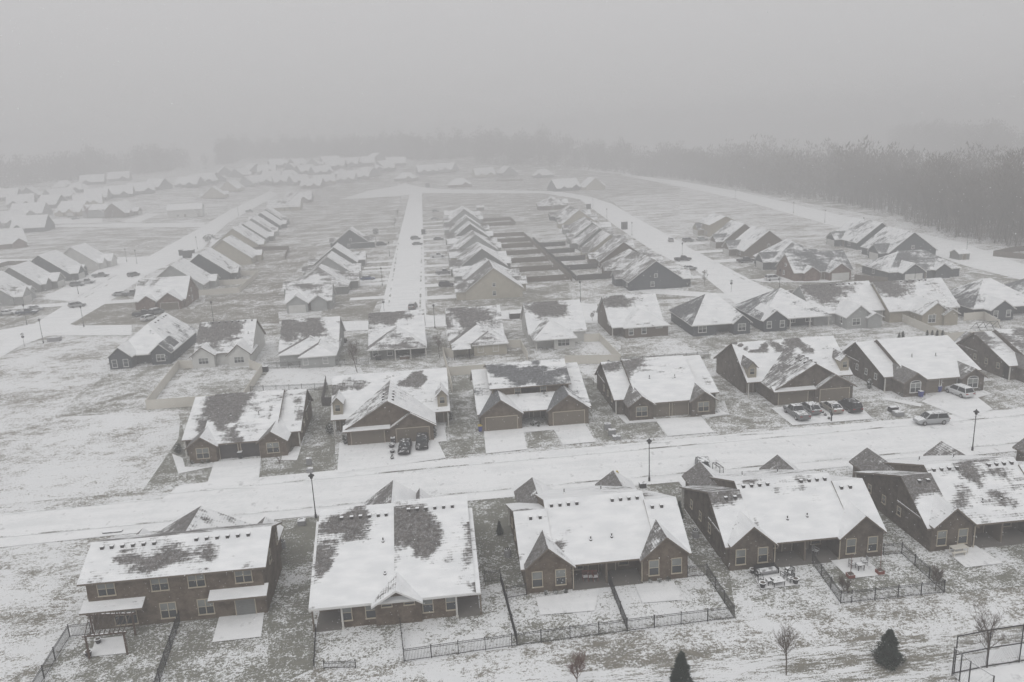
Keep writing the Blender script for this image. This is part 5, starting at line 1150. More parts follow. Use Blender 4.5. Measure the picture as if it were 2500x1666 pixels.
SB = [('r1',880,1370,1.6,1.2,'dark shrub at the left wall of the leftmost duplex'),('r2',205,1190,1.7,1.2,'round dark shrub left of the big gabled duplex'),('r2',1300,1070,1.5,1.2,'round dark shrub right of the big gabled duplex'),
      ('r2',350,1290,1.6,.8,'upright shrub at the left garage corner of the big gabled duplex'),('r2',1160,1230,2.0,.7,'tall narrow shrub at the right garage corner of the big gabled duplex'),
      ('r2',350,365,1.2,.9,'round shrub beside the white driveway wall'),('r3',1290,1000,.9,.9,'shrub by the porch of the four vehicle duplex'),('r4',830,930,1.7,.9,'upright dark shrub on the porch of the white windowed duplex'),
      ('r4',1120,1000,.7,1.3,'low shrub under the left white arched window'),('r4',1820,950,.8,1.2,'low shrub under the right white arched window'),('r3',940,1050,.6,1.2,'low shrub under the left window of the middle lamp duplex'),
      ('r3',1085,1040,.6,.8,'small shrub at the garage side of that left window'),('r3',1680,1000,.6,1.0,'low shrub right of the middle lamp duplex window'),('v3',495,1205,.55,.5,'first round shrub along the left rear gable of the centre house'),
      ('v3',583,1200,.55,.5,'second round shrub along the left rear gable of the centre house'),('v3',678,1190,.5,.5,'third round shrub along the left rear gable of the centre house'),('v3',1447,1100,.6,.5,'left one of three shrubs at the right rear gable of the centre house'),
      ('v3',1530,1097,.6,.5,'middle one of three shrubs at the right rear gable of the centre house'),('v3',1612,1085,.6,.5,'right one of three shrubs at the right rear gable of the centre house'),('m2',83,610,1.6,1.6,'dark shrub at the corner of the big dark gabled house'),
      ('w1',1720,290,0,0,''),('r1',1005,1470,.6,.6,'left low shrub under the arched window of the leftmost duplex'),('r1',1100,1465,.6,.6,'middle low shrub under the arched window of the leftmost duplex'),('r1',1150,1460,.6,.6,'right low shrub under the arched window of the leftmost duplex'),
      ('w7',2060,1000,3,3,'round snowy bush right of the middle left dark gable'),('w7',150,1090,4,6,'large grey green bush on the left street'),('r2',2110,1130,1.0,.6,'potted shrub between the two garage gables'),('r2',2060,1120,1.0,.6,'left potted shrub between the two garage gables'),
      ('r1',1900,570,.9,1.3,'low dark shrub by the beige hipped house wall')]
for i, (v, a, b, H, W_, lb) in enumerate(SB):
    if H: shrub(lb, *g(v, a, b), H, W_, 300+i, 'shrubs by the houses', n=(160 if H < .8 else 320))
# ---- woods: individual edge trees, then the mass behind
edge = G('F3',2500,850, 2353,800, 2100,745, 1900,700, 1700,640, 1500,560, 1250,500, 1000,455, 700,425, 350,360, 0,305)+G('F2',2353,300, 1900,260, 1500,225, 1200,215, 900,195)
def along(poly, t):
    segs = [math.dist(p, q) for p, q in zip(poly, poly[1:])]; tot = sum(segs); d = t*tot
    for (p, q), s in zip(zip(poly, poly[1:]), segs):
        if d <= s: f = d/s; return (p[0]+(q[0]-p[0])*f, p[1]+(q[1]-p[1])*f), (q[0]-p[0], q[1]-p[1])
        d -= s
    return poly[-1], (0, 1)
def woods():
    rnd = random.Random(5); protos = []
    for s in range(7):
        T, C = bare_tree_mesh(900+s, 17+s*.8, levels=3, kids=(16,9,6,4), thin=.07, up=1.0)
        protos.append((T.mesh('trunk', [M['bark']]), C.mesh('crown', [M['twig_far']])))
    cnt = 0; near = edge[:8]
    for i in range(96):
        (x, y), d = along(near, (i+rnd.uniform(-.3,.3))/96 if i else 0); nrm = Vector((d[1], -d[0])).normalized()
        o = rnd.uniform(0, 10); x += nrm.x*o; y += nrm.y*o
        r = empty('bare_tree', x, y, 0, rnd.uniform(0, 6.28)); tag(r, 'tall bare grey tree in the front line of the woods', 'tree', 'trees along the front of the woods')
        s = rnd.uniform(.8, 1.15); r.scale = (s*.9, s*.9, s)
        T, C = rnd.choice(protos); inst('trunk', T, r); inst('crown', C, r)
    # the mass: light trees joined in one object
    lt = []
    for s in range(6):
        rr = random.Random(700+s); b = MB(); H = 17+s
        b.bar((0,0,0),(0,0,H*.7), .38, n=3, w2=.16)
        for k in range(230):
            z = H*(.05+.95*rr.random()**.8); a = rr.uniform(0,6.28); R_ = 4.4*(1-((z/H-.6)/.62)**2)
            R_ = max(.5, R_)*rr.random()**.5; p = Vector((math.cos(a)*R_, math.sin(a)*R_, z))
            dd = Vector((math.cos(a)*rr.uniform(.2,.9), math.sin(a)*rr.uniform(.2,.9), rr.uniform(.5,1.4))).normalized()
            L_ = rr.uniform(.7,1.9); sd = dd.orthogonal().normalized()*rr.uniform(.07,.17)
            b.face([p-sd, p+sd, p+dd*L_])
        lt.append(b)
    lt2 = []
    for s in range(5):
        rr = random.Random(600+s); b = MB(); H = 18+s
        for k in range(95):
            z = H*(.02+.9*rr.random()**.8); a = rr.uniform(0,6.28); R_ = 5.2*rr.random()**.5*max(.15, 1-(max(0, z/H-.5)/.5)**2)**.5; p = Vector((math.cos(a)*R_, math.sin(a)*R_, z))
            dd = Vector((rr.uniform(-.8,.8), rr.uniform(-.8,.8), 1)).normalized(); L_ = rr.uniform(1.0,2.2); sd = Vector((rr.uniform(-1,1), rr.uniform(-1,1), 0)).normalized()*rr.uniform(.25,.5)
            b.face([p-sd, p+sd, p+dd*L_])
        lt2.append(b)
    big = MB()
    def put(x, y, s, pool=None):
        s *= 1+.6*noise.noise(Vector((x*.03, y*.03, 0)))
        b = rnd.choice(pool or lt); a = rnd.uniform(0,6.28); ca, sa = math.cos(a)*s, math.sin(a)*s; o = len(big.v)
        z0 = hill(x, y)-.3; big.v.extend([(x+p[0]*ca-p[1]*sa, y+p[0]*sa+p[1]*ca, z0+p[2]*s) for p in b.v]); big.f.extend([tuple(i+o for i in f) for f in b.f])
        big.m.extend([0]*len(b.f)); big.uv.extend(b.uv); big.sn.extend([0]*len(b.v))
    for i in range(1700):
        (x, y), d = along(edge, rnd.random()**1.15); nrm = Vector((d[1], -d[0])).normalized(); o = 4+rnd.random()**1.3*85
        put(x+nrm.x*o, y+nrm.y*o, rnd.uniform(.8,1.35), lt2 if y > 430 and i % 4 else None)
    for i in range(500):       # scrub at the foot
        (x, y), d = along(edge, rnd.random()); nrm = Vector((d[1], -d[0])).normalized(); o = rnd.uniform(-3,8)
        put(x+nrm.x*o, y+nrm.y*o, rnd.uniform(.2,.4))
    o = big.build('woods', M['twig_far']); tag(o, 'bare grey winter woods closing the right side and the horizon', 'woods', kind='stuff')
    big.__init__()
    L2 = G('w6',-300,400, 0,385, 450,350, 900,290, 1300,255, 1700,215, 2353,170)+G('w7',400,150, 1200,135, 1800,130, 2353,125)+G('F2',560,190, 1000,180, 1500,185)
    for i in range(2500):
        t = rnd.random(); (x, y), d = along(L2, t); o = rnd.random()*130; y += o
        if noise.noise(Vector((x*.012, y*.008, 4.0))) < -.12: continue
        put(x, y, rnd.uniform(.7,1.5), lt2)
    for i in range(700):       # second wood further off at the upper right
        (x, y), d = along(G('F3',1750,60, 2050,130, 2353,150, 2700,190), rnd.random()); put(x+rnd.uniform(-10,20), y+rnd.random()*160, rnd.uniform(1.2,1.7), lt2)
    o = big.build('far_woods', M['twig_far']); tag(o, 'faint far woods dissolving into the haze behind the houses', 'woods', kind='stuff')
woods()
# ================================================================ vehicles
def paint(name, c, am=.5): 
    k = NT(name); n = k.noise(k.wpos(), 1.2, 3, .6); cc = k.mix(n, tuple(x*.8 for x in c), c); cc = snow_on_top(k, cc, .6, .9, am, 2.2)
    return k.col(cc, .4)
PM = {}
for n_, c_ in (('black',(.02,.021,.024)),('grey',(.16,.165,.17)),('silver',(.36,.37,.38)),('white',(.62,.63,.64)),('blue',(.05,.08,.17)),('tan',(.25,.23,.20)),('navy',(.035,.05,.08))): PM[n_] = paint(n_+'_car_paint', c_, .16 if n_ == 'black' else .45)
M['tyre'] = m_plain('tyre_rubber', (.02,.02,.02), .9, .2); M['rim'] = m_plain('wheel_rim', (.28,.28,.29), .4, .1); M['lamp_red'] = m_plain('tail_lamp', (.25,.02,.02), .3, .1); M['lamp_w'] = m_plain('head_lamp', (.6,.6,.58), .2, .1)
kg = NT('car_glass'); M['car_glass'] = kg.col(snow_on_top(kg, (.02,.024,.028), .35, .75, .08, 2.5), .12)
CARC = {}
def car_meshes(kind, col):
    if (kind, col) in CARC: return CARC[kind, col]
    L_, W_, H = {'sedan':(4.8,1.84,1.45),'suv':(4.8,1.92,1.75),'pickup':(5.8,2.0,1.88),'hatch':(4.5,1.85,1.6)}[kind]
    # (x, z bottom, z belt, half width)
    if kind == 'sedan': st = [(-.5,.38,.72,.80),(-.485,.26,.86,.88),(-.40,.22,.93,.95),(-.2,.2,.95,1),(.15,.2,.93,1),(.30,.2,.88,.99),(.43,.22,.80,.94),(.49,.28,.68,.84),(.5,.36,.58,.74)]; cab = (-.40,.22,-.24,.06)
    elif kind == 'pickup': st = [(-.5,.5,1.0,.92),(-.49,.42,1.06,.97),(-.3,.36,1.08,1),(-.08,.36,1.08,1),(.18,.36,1.1,1),(.3,.36,1.08,1),(.44,.38,1.0,.97),(.495,.42,.88,.9),(.5,.5,.75,.85)]; cab = (-.10,.24,-.06,.12)
    else: st = [(-.5,.45,.95,.85),(-.485,.34,1.0,.93),(-.38,.28,1.03,.98),(-.1,.26,1.03,1),(.2,.26,1.01,1),(.32,.26,.97,.99),(.44,.28,.88,.94),(.49,.34,.76,.85),(.5,.42,.64,.76)]; cab = ((-.47,.27,-.40,.12) if kind == 'suv' else (-.46,.26,-.30,.08))
    hw = W_/2; B = MB(); rings = []
    for x, zb, zt, w_ in st:
        X = x*L_; y = hw*w_; rings.append([(X,-y*.9,zb),(X,-y,zb+(zt-zb)*.35),(X,-y*.97,zb+(zt-zb)*.8),(X,-y*.86,zt),(X,0,zt+.03),(X,y*.86,zt),(X,y*.97,zb+(zt-zb)*.8),(X,y,zb+(zt-zb)*.35),(X,y*.9,zb)])
    for r0, r1 in zip(rings, rings[1:]):
        for i in range(8): B.face([r0[i], r0[i+1], r1[i+1], r1[i]][::-1])
        B.face([r0[8], r0[0], r1[0], r1[8]][::-1])
    B.face(rings[0]); B.face(rings[-1][::-1])
    if kind == 'pickup':
        B.box(-.485*L_, -.12*L_, -hw*.98, -hw*.86, 1.0, 1.2); B.box(-.485*L_, -.12*L_, hw*.86, hw*.98, 1.0, 1.2); B.box(-.5*L_, -.485*L_, -hw*.9, hw*.9, .95, 1.2)
    a0, a1, b0, b1 = [v*L_ for v in cab]; zb = st[3][2]-.02; wb, wt = hw*.88, hw*.70
    G_ = MB(); zt = H-.05
    q = [(a0,-wb,zb),(a1,-wb,zb),(a1,wb,zb),(a0,wb,zb)]; t = [(b0,-wt,zt),(b1,-wt,zt),(b1,wt,zt),(b0,wt,zt)]
    for i in range(4): j = (i+1)%4; G_.face([q[i], q[j], t[j], t[i]])
    Rf = MB(); e = .05
    top = [(b0-e,-wt-e,zt),(b1+e,-wt-e,zt),(b1+e,wt+e,zt),(b0-e,wt+e,zt)]; tp = [(b0+.1,-wt+.06,H),(b1-.12,-wt+.06,H),(b1-.12,wt-.06,H),(b0+.1,wt-.06,H)]
    Rf.face(tp); 
    for i in range(4): j = (i+1)%4; Rf.face([top[i], top[j], tp[j], tp[i]])
    for i in range(4): Rf.bar(Vector(q[i])+Vector((0,0,.0)), t[i], .09)
    for s in (-1, 1):
        m0 = ((a0+a1)/2, s*wb*1.01, zb); m1 = ((b0+b1)/2, s*wt*1.02, zt); Rf.bar(m0, m1, .07)
    if kind == 'suv':
        for s in (-1, 1): Rf.bar((b0+.2, s*(wt-.08), H+.05), (b1-.2, s*(wt-.08), H+.05), .05)
    wr = .36 if kind != 'pickup' else .41; Wm = MB(); seg = 14
    Wm.lathe([(0,-.12),(wr*.62,-.12),(wr,-.10),(wr,.10),(wr*.62,.12),(0,.12)], seg); Wm.v = [(p[0], p[2], p[1]) for p in Wm.v]
    Rm = MB(); Rm.lathe([(0,.135),(wr*.55,.135),(wr*.6,.11),(0,-.135)][:3], 10); Rm.v = [(p[0], -p[2], p[1]) for p in Rm.v]
    Hl = MB(); Hl.box(-.12,.0,-.18,.18,-.07,.07)
    CARC[kind, col] = (B.mesh('body', [PM[col]], merge=True, smooth=False), G_.mesh('windows', [M['car_glass']]), Rf.mesh('roof_pillars', [PM[col]]), Wm.mesh('wheel', [M['tyre']], merge=True), Rm.mesh('rim', [M['rim']]), Hl.mesh('tail_light', [M['lamp_red']]), Hl.mesh('headlight', [M['lamp_w']]), L_, hw, wr, st)
    return CARC[kind, col]
def car(label, pos, ang, kind, col, cat='car', group=None):
    b, gl, rf, wm, rm, tl, hl, L_, hw, wr, st = car_meshes(kind, col)
    r = empty({'pickup':'pickup_truck','suv':'parked_suv'}.get(kind, 'parked_car'), pos[0], pos[1], .09, R(ang)); tag(r, label, cat, group)
    inst('body', b, r); inst('windows', gl, r); inst('roof', rf, r)
    for sx in (-.3, .31):
        for sy in (-1, 1):
            w_ = inst('wheel', wm, r, (sx*L_, sy*(hw-.11), wr)); ri = inst('rim', rm, w_, (0,0,0), 0 if sy < 0 else math.pi)
    for sy in (-1, 1):
        inst('tail_light', tl, r, (-.488*L_, sy*hw*.68, st[1][2]-.14)); inst('headlight', hl, r, (.497*L_, sy*hw*.6, st[-2][2]-.1))
    return r
CG = 'cars parked on the nearer driveways'
car('black car, left one of two on the big gabled duplex driveway', g('r2',893,1345), -93, 'sedan', 'black', 'car', CG)
car('black hatchback, right one of two on the big gabled duplex driveway', g('r2',1050,1305), -92, 'hatch', 'black', 'car', CG)
car('grey pickup truck, leftmost of the four vehicles', g('r4',165,1185), 91, 'pickup', 'grey', 'truck', CG)
car('snowy dark hatchback right behind the grey pickup', g('r4',285,1145), 91, 'hatch', 'grey', 'car', CG)
car('tan sedan, third of the four parked vehicles', g('r4',480,1130), 91, 'sedan', 'tan', 'car', CG)
car('black suv with roof rails, rightmost of the four vehicles', g('r4',650,1125), 91, 'suv', 'black', 'car', CG)
car('white crossover on the driveway of the white arched window duplex', g('r4',1645,990), 97, 'suv', 'white', 'car', CG)
car('silver suv standing on the snowy street', g('r4',1390,1250), 178, 'suv', 'silver', 'car')
car('dark car half hidden behind the brick gable beyond the furnished patio', g('v4',245,245), 75, 'hatch', 'grey', 'car', CG)
MG = 'vehicles in the middle distance'
CARS = [('F1',530,1178,35,'suv','silver','silver suv driving on the left street'),('F1',915,968,60,'suv','grey','dark suv further up the left street'),('F1',530,1035,8,'suv','grey','grey suv on a west driveway beside another truck'),
 ('F1',592,1018,8,'pickup','silver','snowy pickup behind the grey suv on the west driveway'),('F1',690,972,5,'pickup','grey','dark pickup on the third west driveway'),('F1',190,1228,5,'pickup','navy','dark blue pickup at the left street corner drive'),
 ('F1',55,1230,5,'sedan','white','white snow covered car left of the blue pickup'),('F1',240,1200,5,'sedan','silver','low silver car behind the blue pickup'),('F1',985,1240,10,'pickup','black','black pickup in front of the corner brick house'),
 ('F1',1020,1268,55,'hatch','white','white small car before the corner brick house'),('F1',1072,1225,60,'suv','grey','grey snow topped suv before the corner brick house'),('F1',905,1098,8,'pickup','grey','grey pickup beside the corner brick house'),
 ('F1',825,1100,8,'sedan','silver','silver car behind the grey pickup beside the corner brick house'),('F2',675,718,0,'sedan','grey','grey sedan on an upper east driveway of the middle street'),('F2',668,838,0,'pickup','white','white pickup on a driveway right of the middle street'),
 ('F2',712,952,0,'pickup','grey','dark pickup on the second driveway right of the middle street'),('F2',728,1038,0,'suv','black','black snow roofed suv by the tan gabled house'),('F2',192,992,0,'sedan','blue','blue sedan on a driveway left of the middle street'),
 ('F2',285,758,0,'suv','black','black suv on the upper driveway left of the middle street'),('F2',518,716,0,'suv','grey','grey suv crossing the middle street, upper one'),('F2',530,752,0,'sedan','grey','grey car crossing the middle street, lower one'),
 ('F2',500,1188,80,'suv','grey','car at the lower end of the middle street above the roofs'),('F2',655,528,0,'suv','silver','silver car on an upper driveway near the top of the middle street'),('F2',650,580,0,'sedan','silver','faint silver sedan below the upper silver car'),
 ('F3',448,872,5,'pickup','black','black pickup beside the dark shingled house'),('F3',635,995,5,'suv','white','white suv before the brown brick corner house'),('F3',55,730,5,'suv','grey','grey suv on an upper drive of the right street'),
 ('F3',150,722,5,'sedan','silver','silver car next to the grey suv on the upper drive'),('F2',2262,730,80,'suv','silver','silver suv standing on the right street'),('F3',20,862,0,'pickup','black','black pickup behind the big dark gabled house'),
 ('F3',65,922,0,'sedan','silver','silver car peeking past the big dark gabled house'),('w7',610,745,0,'pickup','grey','dark truck by the left street in the haze'),('w6',870,735,0,'sedan','grey','dark car before the far left cluster')]
for v, a, b, an, k_, c_, lb in CARS: car(lb, g(v, a, b), an, k_, c_, 'truck' if k_ == 'pickup' else 'car', MG)

# ================================================================ street furniture
def lamp_mesh():
    P = MB(); P.lathe([(.14,0),(.14,.5),(.09,.6),(.065,1.2),(.05,5.1),(.05,5.2)], 8)
    H = MB(); H.lathe([(.05,5.2),(.16,5.25),(.2,5.55),(.2,5.6)], 8); T = MB(); T.lathe([(.38,5.58),(.38,5.63),(.1,5.85),(.03,6.0),(0,6.0)], 8)
    return P.mesh('pole', [M['black']]), H.mesh('lantern', [M['black']]), T.mesh('cap', [M['black']])
LM = lamp_mesh()
def lamp(label, pos, s=1.0):
    r = empty('street_lamp', *pos); tag(r, label, 'street lamp', 'street lamps'); r.scale = (s, s, s)
    inst('pole', LM[0], r); l = inst('lantern', LM[1], r); inst('cap', LM[2], l)
lamp('black street lamp behind the two storey brick house', (-15.95,91.4)); lamp('black street lamp in the middle of the picture beside the hydrant', (26.4,93.4)); lamp('black street lamp near the silver suv on the street', (71.6,94.0))
for i, (v, a, b, lb) in enumerate([('Z3',200,260,'by the left street corner'),('F1',1462,1285,'behind the white siding house'),('F1',575,1315,'on the pointed lawn corner of the left street'),('F1',185,1300,'beside the blue pickup'),('F1',537,1090,'by the parked grey suv on the west side'),
     ('F1',937,882,'right one of two at the side road'),('F1',868,870,'left one of two at the side road'),('F1',1350,780,'along the left street above the tan gable'),('F1',1632,555,'high up the left street'),('F2',650,1320,'between the lower middle street and the tan house roof'),
     ('F2',1645,1145,'in the lawn left of the big dark gable'),('F2',290,1030,'left of the middle street near the blue sedan'),('F2',340,830,'left of the middle street near the black suv'),('F2',1826,580,'on the right street, middle of three'),('F2',1730,500,'on the right street, farthest of three'),
     ('F2',1997,688,'on the right street, nearest of three'),('F3',15,850,'behind the big dark gable'),('F3',1602,1040,'before the white garaged dark house'),('F3',680,1060,'on the dark lawn before the brick corner house'),('F3',1252,660,'tall above the snow roofed right cluster'),
     ('F3',990,600,'along the far right road'),('F3',776,535,'second along the far right road'),('F3',378,440,'third along the far right road'),('F3',1960,800,'at the right end beyond the dark house'),('F2',418,480,'top left of the middle street'),('m3',1072,245,'near the closing houses of the upper junction')]):
    lamp('thin black street lamp '+lb, g(v, a, b), 1.0 if i else 1.05)
def sign(label, pos, h=2.5, kind='stop'):
    r = empty('street_sign', *pos); tag(r, label, 'sign', 'street signs'); P = MB(); P.bar((0,0,0),(0,0,h+.7), .07); P.build('post', M['metal'], r)
    D = MB(); D.lathe([(.36,-.02),(.36,.02),(0,.02)], 8); D.lathe([(0,-.02),(.36,-.02)], 8); D.v = [(p[0], p[2]+.05, p[1]+h) for p in D.v]; D.build('sign_plate', M['metal'] if kind != 'stop' else M['dark_plastic'], r)
    B = MB(); B.box(-.45,.45,-.015,.015,h+.55,h+.75); B.build('name_plate', M['metal'], r); B = MB(); B.box(-.015,.015,-.45,.45,h+.78,h+.98); B.build('name_plate', M['metal'], r)
sign('stop sign seen from behind at the left street corner', g('Z3',113,277)); sign('stop sign post at the lower left of the middle street', g('F2',302,1205)); sign('stop sign post at the lower end of the right street', g('m2',374,650), 2.6)
def hydrant(x, y):
    r = empty('fire_hydrant', x, y, .05); tag(r, 'yellow fire hydrant by the kerb beside the middle lamp', 'hydrant')
    M['yellow'] = m_plain('yellow_paint', (.45,.33,.06), .5, .15, top=.35, sc=8); B = MB(); B.lathe([(.2,0),(.2,.06),(.13,.08),(.13,.6),(.17,.62),(.17,.68),(.12,.8),(.04,.86),(.04,.92),(0,.92)], 10); B.build('barrel', M['yellow'], r)
    for s in (-1, 1):
        C = MB(); C.bar((s*.1,0,.5),(s*.24,0,.5), .13, n=8); C.build('side_cap', M['yellow'], r)
hydrant(*g('v3',1145,128))
M['binblue'] = m_plain('blue_plastic', (.03,.045,.22), .5, .15, top=.9, sc=4); M['binyel'] = m_plain('yellow_lid', (.45,.34,.06), .5, .1)
def bin_(label, pos, mat='binblue', lid=None, rot=0, h=1.05):
    r = empty('wheelie_bin', pos[0], pos[1], .08, R(rot)); tag(r, label, 'bin', 'wheelie bins'); B = MB()
    q = [(-.24,-.28,.08),(.24,-.28,.08),(.24,.28,.08),(-.24,.28,.08)]; t = [(-.3,-.36,h-.1),(.3,-.36,h-.1),(.3,.36,h-.1),(-.3,.36,h-.1)]
    for i in range(4): j=(i+1)%4; B.face([q[i],q[j],t[j],t[i]])
    B.build('body', M[mat], r); B = MB(); B.box(-.33,.33,-.4,.4,h-.1,h-.02); B.build('lid', M[lid or mat], r)
    for s in (-1, 1):
        w_ = MB(); w_.bar((s*.28,.3,.11),(s*.34,.3,.11), .2, n=8); w_.build('wheel', M['tyre'], r)
bin_('blue wheelie bin with snowy lid right of the left white arched window', g('r4',1297,1010)); bin_('blue wheelie bin beside the pale garage door', g('r4',1462,962)); bin_('blue bin with yellow lid at the corner of the raised roof duplex', g('r2',1578,1175), lid='binyel')
bin_('dark bin between the two dark garage doors', g('r1',1447,1420), 'dark_plastic'); bin_('dark bin between the garages of the big gabled duplex', g('r2',785,1290), 'dark_plastic'); bin_('black bin at the right garage corner of the four vehicle duplex', g('r4',630,1030), 'dark_plastic')
def crate(name, label, pos, dims, mat, cat, rot=0, group=None):
    r = empty(name, pos[0], pos[1], .05, R(rot)); tag(r, label, cat, group); a, b, c = dims
    B = MB(); B.box(-a/2,a/2,-b/2,b/2,0,c*.9); B.build('cabinet', M[mat], r); B = MB(); B.box(-a/2-.03,a/2+.03,-b/2-.03,b/2+.03,c*.9+.002,c); B.build('lid', M[mat], r); return r
UB = 'utility cabinets on the verges'
for v, a, b, d, lb in [('r1',2073,1475,(.7,.6,1.0),'tall utility cabinet right of the leftmost duplex lawn'),('r1',2080,1545,(.8,.7,.6),'low utility cabinet before the tall one at the leftmost duplex'),('r3',685,1150,(.9,.8,.9),'snow capped utility box on the lawn left of the middle lamp'),
      ('r3',725,1205,(1.0,.8,.9),'second snow capped utility box left of the middle lamp'),('r3',765,1240,(1.1,.9,.5),'low green utility box closest to the kerb by the middle lamp'),('r4',1045,1140,(1.3,.9,.8),'dark utility box on the lawn before the white arched windows'),
      ('r4',1090,1178,(1.4,1.1,.7),'rounded green utility box near the kerb left of the silver suv'),('v3',1377,225,(.8,.7,.6),'small utility box right of the middle lamp base'),('w1',600,1045,(2.8,1.6,1.0),'dark brush pile like box at the edge of the snowy field'),
      ('w1',2070,130,(4.5,3,3.2),'large dark trailer box by the left street'),('w1',1985,110,(1.6,1.6,2.6),'narrow dark box beside the large trailer box'),('m1',1602,345,(2.5,2.5,3.6),'lone grey portable cabin on the right street verge'),('m1',1228,130,(2.5,2.5,3.0),'small cabin near the upper right street bend'),
      ('m3',485,195,(4,4,4.5),'small dark cabin at the top right of the middle street'),('F2',572,680,(2,2,2.6),'dark box at the right edge of the middle street'),('v2',140,565,(.9,.8,.6),'snowy utility box at the foot of the left lamp'),('v1',655,450,(2.2,.5,.15),'storm drain slab by the kerb behind the two storey house')]:
    crate('utility_box', lb, g(v, a, b), d, 'metal' if 'snow' in lb or 'green' in lb or 'leftmost' in lb else 'dark_plastic', 'utility box', 0, UB)
def acunit(label, pos):
    r = empty('air_conditioner', pos[0], pos[1], .04); tag(r, label, 'air conditioner', 'air conditioners by the side walls')
    B = MB(); B.lathe([(.38,0),(.4,.1),(.4,.8),(.36,.85),(0,.85)], 14); B.build('casing', M['metal'], r); F = MB(); F.lathe([(.3,.87),(.3,.9),(.2,.9),(.2,.87)], 12); F.lathe([(.08,.86),(.08,.92),(0,.92)], 8); F.build('fan_grille', M['black'], r)
acunit('round air conditioner on the left side of the centre house', g('v3',150,855)); acunit('round air conditioner on the right side of the centre house', g('v3',1860,680)); acunit('air conditioner right of the two storey brick house', g('v1',2200,590))
# driveway edge stones between the cars
def ball(label, pos, r0, cat='planter'):
    r = empty('driveway_planter', pos[0], pos[1], .07); tag(r, label, cat, 'small dark planters between driveways'); B = MB(); B.lathe([(r0*.7,0),(r0,r0*1.0),(r0*1.08,r0*1.1),(r0*.9,r0*1.12)], 9); B.build('pot', M['dark_plastic'], r)
    B = MB(); B.lathe([(r0*.92,r0*1.05),(r0*.6,r0*1.4),(0,r0*1.5)], 8); B.build('plant', M['shrub'], r)
for v, a, b, s, lb in [('r2',777,1370,.4,'planter nearest the garages between the big gabled duplex driveways'),('r2',775,1395,.2,'small middle planter between the big gabled duplex driveways'),('r2',775,1425,.28,'planter nearest the street between the big gabled duplex driveways'),('r2',772,1320,.5,'large dark planter behind the left black car'),
     ('r4',402,1155,.28,'planter between hatchback and tan sedan'),('r4',428,1180,.28,'planter at the front of the tan sedan'),('r4',462,1212,.25,'planter left of the dark post by the street'),('r4',345,1112,.25,'planter beside the snowy hatchback'),('r2',2045,1110,.3,'pot left of the entrance between garage gables'),('r2',2085,1105,.3,'pot at the entrance between garage gables')]:
    ball(lb, g(v, a, b), s)
def post_thing(name, label, pos, h, w_, mat, cat, capw=None):
    r = empty(name, *pos); tag(r, label, cat); B = MB(); B.box(-w_/2,w_/2,-w_/2,w_/2,0,h*.8); B.build('post', M[mat], r); B = MB(); c = capw or w_*1.8; B.box(-c/2,c/2,-c*.7,c*.7,h*.8+.002,h); B.build('box', M[mat], r)
post_thing('mailbox', 'dark mailbox post at the street before the tan sedan', g('r4',483,1230), 1.25, .14, 'black', 'mailbox', .26)
# patio furniture
def chair_(label, pos, rot, mat='black', group='patio chairs'):
    r = empty('patio_chair', pos[0], pos[1], .1, R(rot)); tag(r, label, 'chair', group)
    B = MB(); B.box(-.27,.27,-.27,.27,.4,.46); B.build('seat', M['dark_plastic'], r)
    B = MB(); B.box(-.27,-.23,.25,.29,.47,.98); B.box(.23,.27,.25,.29,.47,.98); B.box(-.23,.23,.255,.285,.9,.98)
    for i in range(4): B.box(-.17+.1*i,-.14+.1*i,.26,.28,.47,.9)
    B.build('backrest', M[mat], r)
    for sx in (-1, 1):
        for sy in (-1, 1): l = MB(); l.box(-.02,.02,-.02,.02,0,.4); l.build('leg', M[mat], r, (sx*.24, sy*.24, 0))
        a = MB(); a.box(-.025,.025,-.26,.25,.66,.69); a.box(-.02,.02,-.26,-.22,.46,.66); a.build('armrest', M[mat], r, (sx*.27,0,0))
def table_(label, pos, rot, a, b, h, mat='black', group='patio tables', name='patio_table'):
    r = empty(name, pos[0], pos[1], .1, R(rot)); tag(r, label, 'table', group); B = MB(); B.box(-a/2,a/2,-b/2,b/2,h-.07,h); B.build('table_top', M['dark_plastic' if mat == 'black' else mat], r)
    for sx in (-1, 1):
        for sy in (-1, 1): l = MB(); l.box(-.03,.03,-.03,.03,0,h-.07); l.build('leg', M[mat], r, (sx*(a/2-.06), sy*(b/2-.06), 0))
def sofa(label, pos, rot):
    r = empty('patio_sofa', pos[0], pos[1], .1, R(rot)); tag(r, label, 'sofa'); B = MB(); B.box(-1.1,1.1,-.38,.38,.2,.45); B.build('seat', M['metal'], r); B = MB(); B.box(-1.15,1.15,.38,.46,.1,.85); B.build('backrest', M['black'], r)
    for s in (-1, 1): B = MB(); B.box(-.05,.05,-.4,.38,.1,.65); B.build('armrest', M['black'], r, (s*1.16,0,0))
def pot(label, pos, s=.35, stem=0, mat='dark_plastic', square=False, group='patio planters'):
    r = empty('planter_pot', pos[0], pos[1], .1); tag(r, label, 'planter', group); B = MB()
    if square: B.box(-s,s,-s,s,0,s*1.1)
    else: B.lathe([(s*.6,0),(s,s*1.5),(s*1.1,s*1.55),(s*.85,s*1.55),(0,s*1.45)], 12)
    B.build('tub', M[mat], r)
    B = MB(); t = s*1.12 if square else s*1.5
    if square: B.box(-s*.8,s*.8,-s*.8,s*.8,s*1.1+.003,s*1.16)
    else: B.lathe([(s*.8,t),(0,t+.08)], 8)
    B.build('soil', M['bark'], r)
    if stem: B = MB(); B.bar((0,0,s),(0.02,0,s+stem), .05); B.bar((0,0,s+.1),(.05,.03,s+stem*.6), .035); B.build('stem', M['twig_r'], r)
M['redbrick'] = m_plain('red_tub', (.19,.06,.045), .8, .2, top=.3)
